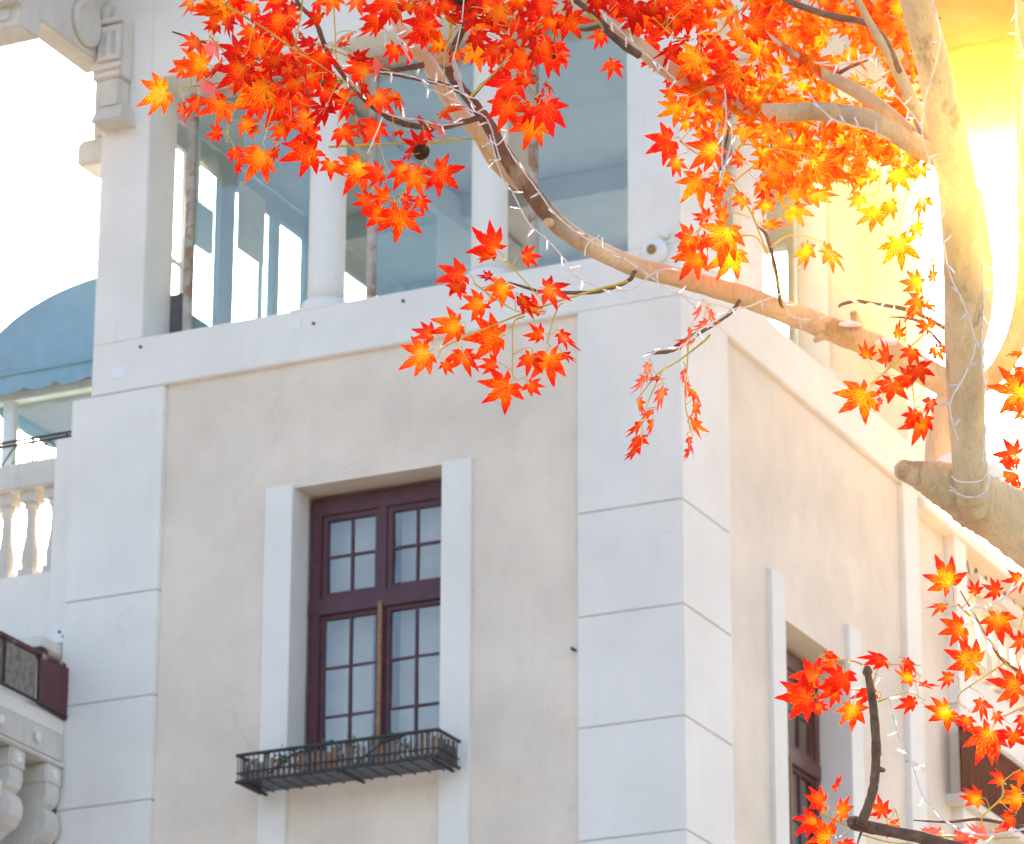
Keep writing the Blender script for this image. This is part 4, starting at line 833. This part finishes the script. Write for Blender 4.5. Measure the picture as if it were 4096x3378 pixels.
# snow lying in the forks
def snow(x, y, w, h, d, seed):
    bm = bmesh.new(); bmesh.ops.create_icosphere(bm, subdivisions=4, radius=1); c = at(x, y, d); k = d/PXM
    for v in bm.verts:
        q = v.co.copy(); f = 1+.25*noise.noise(q*1.7+Vector((seed, 0, 0)))
        v.co = c+(rt*q.x*w*k + up*q.y*h*k*(.6 if q.y < 0 else 1) + fw*q.z*w*.45*k)*f
    o = bobj('snow', bm, M['snow'], None, True); return o
for i, (x, y, w, h, d) in enumerate(((3815, 1868, 75, 52, 10.47), (3965, 1905, 48, 55, 10.43), (3400, 1300, 46, 16, 10.53), (3540, 1372, 50, 20, 10.56), (3660, 1440, 36, 16, 10.58))):
    tag(snow(x, y, w, h, d, i*3.1), ['clump of snow lying in the main fork behind the cut stub', 'clump of snow wedged right of the upright trunk', 'thin snow patch on the long limb beside a stub', 'thin snow strip along the long limb behind the leaf spray', 'small snow bit on the long limb close to the trunk'][i], 'snow', kind='thing')

# ------------------------------------------------------------------ string lights wound on the tree
bulb = bmesh.new(); lathe(bulb, [(.0022, 0), (.0027, .003), (.0027, .017), (.0020, .018), (.0022, .024), (.0010, .026)], (0, 0, 0), 8)
bulb_me = bpy.data.meshes.new('bulb'); bulb.to_mesh(bulb_me); bulb.free(); bulb_me.materials.append(M['bulb'])
for p in bulb_me.polygons: p.use_smooth = True
def string(label, pts, D, step=75, seed=1, r=.0012, twist=True):
    rg = random.Random(seed)
    P2 = [Vector((x, y, 0)) for x, y in pts]; m = len(pts)-1
    C = catmull(P2, 14); n = len(C)
    dd = [(D[0]+(D[1]-D[0])*i/(n-1)) if D else dep(q.x)-.075 for i, q in enumerate(C)]
    W = [at(q.x+2*noise.noise(Vector((i*.4, seed, 0))), q.y+3*noise.noise(Vector((i*.4, seed+9, 0))), d) for i, (q, d) in enumerate(zip(C, dd))]
    root = bpy.data.objects.new('string_light', None); root.location = W[0]; root.empty_display_size = .05; COL.objects.link(root); tag(root, label, 'string light', 'string lights on the tree')
    off = W[0]
    bm = bmesh.new()
    for ph in (0, math.pi):
        Q = []
        for i, w in enumerate(W):
            for j in range(3):
                t = j/3; q = w.lerp(W[min(i+1, n-1)], t); a = (i*3+j)*.9+ph
                Q.append(q-off+(rt*math.cos(a)+up*math.sin(a))*r*1.1)
        tube(bm, Q, [r]*len(Q), 5)
    bobj('wire', bm, M['wire'], root, True)
    acc = 0; nxt = step*.4
    for i in range(1, n):
        acc += (C[i]-C[i-1]).length
        if acc > nxt:
            nxt += step*rg.uniform(.7, 1.4)
            a = rg.uniform(0, 6.28); d = (rt*math.cos(a)+up*math.sin(a)-fw*.35*rg.random()).normalized()
            o = link(bpy.data.objects.new('bulb', bulb_me), root); o.location = W[i]-off; o.rotation_euler = d.to_track_quat('Z', 'Y').to_euler()
    return root
string('string light running along the top of the long limb', [(1985, 470), (2030, 590), (2090, 680), (2150, 760), (2215, 850), (2300, 925), (2400, 985), (2490, 1030), (2570, 1085), (2680, 1160), (2760, 1190), (2860, 1220), (2960, 1235), (3060, 1200), (3130, 1180), (3160, 1260), (3250, 1280), (3330, 1255)], None, 95, 2)
string('string light sagging below the long limb to the low leaf spray', [(1960, 540), (1985, 640), (2015, 720), (2050, 770), (2095, 860), (2130, 910), (2190, 960), (2260, 1040), (2300, 1100), (2380, 1145), (2450, 1165), (2540, 1150), (2620, 1090), (2700, 1070)], None, 80, 3)
string('string light coiled on the pale limb behind the plug', [(1580, 60), (1590, 150), (1640, 175), (1690, 180), (1620, 190), (1640, 240), (1670, 300), (1710, 350), (1780, 380), (1850, 420), (1880, 440), (1930, 460), (1960, 500), (2000, 640)], (10.36, 10.28), 60, 4)
string('string light along the grey twig reaching left of the plug', [(1480, 286), (1560, 290), (1640, 305), (1720, 325), (1800, 350), (1860, 380), (1900, 430)], (10.22, 10.24), 55, 5)
string('string light on the dark twig through the red leaves', [(1300, 178), (1345, 225), (1380, 290), (1420, 345), (1475, 400), (1540, 450), (1600, 470), (1680, 480), (1760, 500), (1850, 490)], (10.20, 10.24), 62, 6)
string('string light wound up the upright trunk', [(3830, 1760), (3800, 1620), (3860, 1500), (3900, 1380), (3860, 1230), (3800, 1100), (3770, 950), (3745, 800), (3720, 660), (3690, 540), (3700, 400), (3735, 280), (3760, 150), (3740, 40), (3725, -20)], (10.24, 10.12), 110, 7)
string('string light climbing the right edge of the trunk', [(3930, 1850), (3945, 1700), (3940, 1560), (3925, 1420), (3930, 1280), (3935, 1150), (3928, 1000)], (10.28, 10.3), 120, 8)
string('string light circling the base of the upright trunk', [(3800, 1960), (3830, 1975), (3880, 1990), (3930, 1975), (3955, 1930), (3950, 1850)], (10.28, 10.29), 70, 9)
string('string light on the twig beside the trunk fork', [(3420, 1200), (3450, 1225), (3480, 1215), (3520, 1230), (3560, 1250), (3620, 1265), (3680, 1280), (3740, 1330)], (10.36, 10.4), 50, 10)
string('string light on the bare twig with edge-on sprays', [(2588, 1425), (2640, 1400), (2700, 1395), (2745, 1370), (2800, 1320), (2860, 1285), (2930, 1240)], (10.28, 10.3), 52, 11)
string('string light hanging in a long curve by the bottom right wall', [(3500, 2680), (3545, 2740), (3570, 2850), (3600, 2960), (3650, 3060), (3690, 3180), (3750, 3250), (3800, 3300), (3860, 3330), (3960, 3340), (4096, 3320)], (10.22, 10.2), 85, 12)
string('string light among the bottom right leaves', [(4110, 2290), (4040, 2370), (3960, 2430), (3890, 2435), (3930, 2530), (3985, 2600)], (10.16, 10.2), 80, 13)
string('string light hanging on the twig in the orange leaves', [(2900, 360), (2905, 470), (2890, 580), (2890, 680), (2880, 740), (2925, 560), (2920, 480)], (10.26, 10.26), 70, 14)
string('string light knotted under the upper limb', [(3260, 250), (3330, 262), (3400, 250), (3470, 235), (3490, 220), (3500, 270), (3540, 330), (3600, 400), (3660, 470), (3690, 520)], (10.28, 10.26), 34, 15)
string('string light across the upper limb', [(3235, 370), (3270, 420), (3330, 475), (3400, 500), (3480, 520), (3560, 560)], (10.3, 10.3), 60, 16)
string('string light on the limb beside the red leaves', [(2400, 40), (2430, 70), (2480, 120), (2540, 180), (2600, 230), (2660, 280), (2710, 330)], (10.26, 10.26), 42, 17)
string('string light on the right-hand limb', [(4064, 0), (4070, 120), (4100, 250), (4090, 420), (4075, 600), (4090, 780), (4070, 900), (4095, 1000)], (10.38, 10.4), 110, 18)
# plug joining two strings, and cable ties
pl = empty('cable_plug', (0, 0, 0)); tag(pl, 'ribbed pinkish grey cable plug strapped to the branch', 'cable plug')
a_, b_ = at(1812, 236, 10.15), at(1850, 376, 10.15); ax = (b_-a_); LN = ax.length
bm = bmesh.new(); prof = []
for i in range(40):
    t = i/39; r = .0056
    if .38 < t < .60: r = .0088
    elif i % 2: r = .0047
    prof.append((r, t*LN))
lathe(bm, prof, (0, 0, 0), 12)
Mq = Matrix.Translation(a_) @ ax.to_track_quat('Z', 'Y').to_matrix().to_4x4()
bmesh.ops.transform(bm, matrix=Mq, verts=bm.verts); bobj('plug_body', bm, M['grey_plug'], pl)
for nm, p in (('cord', [(1812, 238), (1825, 190), (1838, 130), (1850, 60), (1855, 0)]), ('cord', [(1850, 376), (1880, 390), (1915, 400), (1940, 440)])):
    bm = bmesh.new(); sweep(bm, [at(x, y, 10.14) for x, y in p], [.0016]*len(p), 5, 6); bobj(nm, bm, M['wire'], pl, True)
for i, (lab, p, d) in enumerate((('white cable tie around the base of the upright trunk', [(3805, 1905), (3830, 1925), (3880, 1930), (3930, 1920), (3955, 1880), (3975, 1860)], 10.26), ('cable tie looped over the long limb', [(2338, 1025), (2345, 985), (2370, 960), (2390, 950), (2395, 940)], 10.30), ('white cable tie tail slanting before the glass', [(1470, 615), (1500, 545), (1530, 470)], 10.14), ('white cable tie tail hanging left of the pale limb', [(1534, 60), (1537, 120), (1541, 160), (1538, 190)], 10.16), ('cable tie around the dark branch near the seed ball', [(1958, 560), (1985, 580), (2010, 560), (2020, 530)], 10.2))):
    bm = bmesh.new(); sweep(bm, [at(x, y, d) for x, y in p], [.0017]*len(p), 5, 6); tag(bobj('cable_tie', bm, M['lampwhite'], None, True), lab, 'cable tie', 'cable ties on the tree')

# ------------------------------------------------------------------ warm haze, added to make the golden lens-flare glow
hz, n, b = newmat('flare_haze'); n.nodes.remove(b)
vp = N(n, 'VolumePrincipled'); vp.inputs['Color'].default_value = (1, .53, .05, 1); vp.inputs['Density'].default_value = HAZE_D; vp.inputs['Anisotropy'].default_value = HAZE_G
n.links.new(vp.outputs[0], n.nodes['Material Output'].inputs['Volume'])
bm = bmesh.new(); bx(bm, -410, 410, -410, 410, -1, 24); tag(bobj('haze', bm, hz), 'warm haze added to give the golden flare glow around the sun', None, None, 'stuff')
print('leaves', NL)
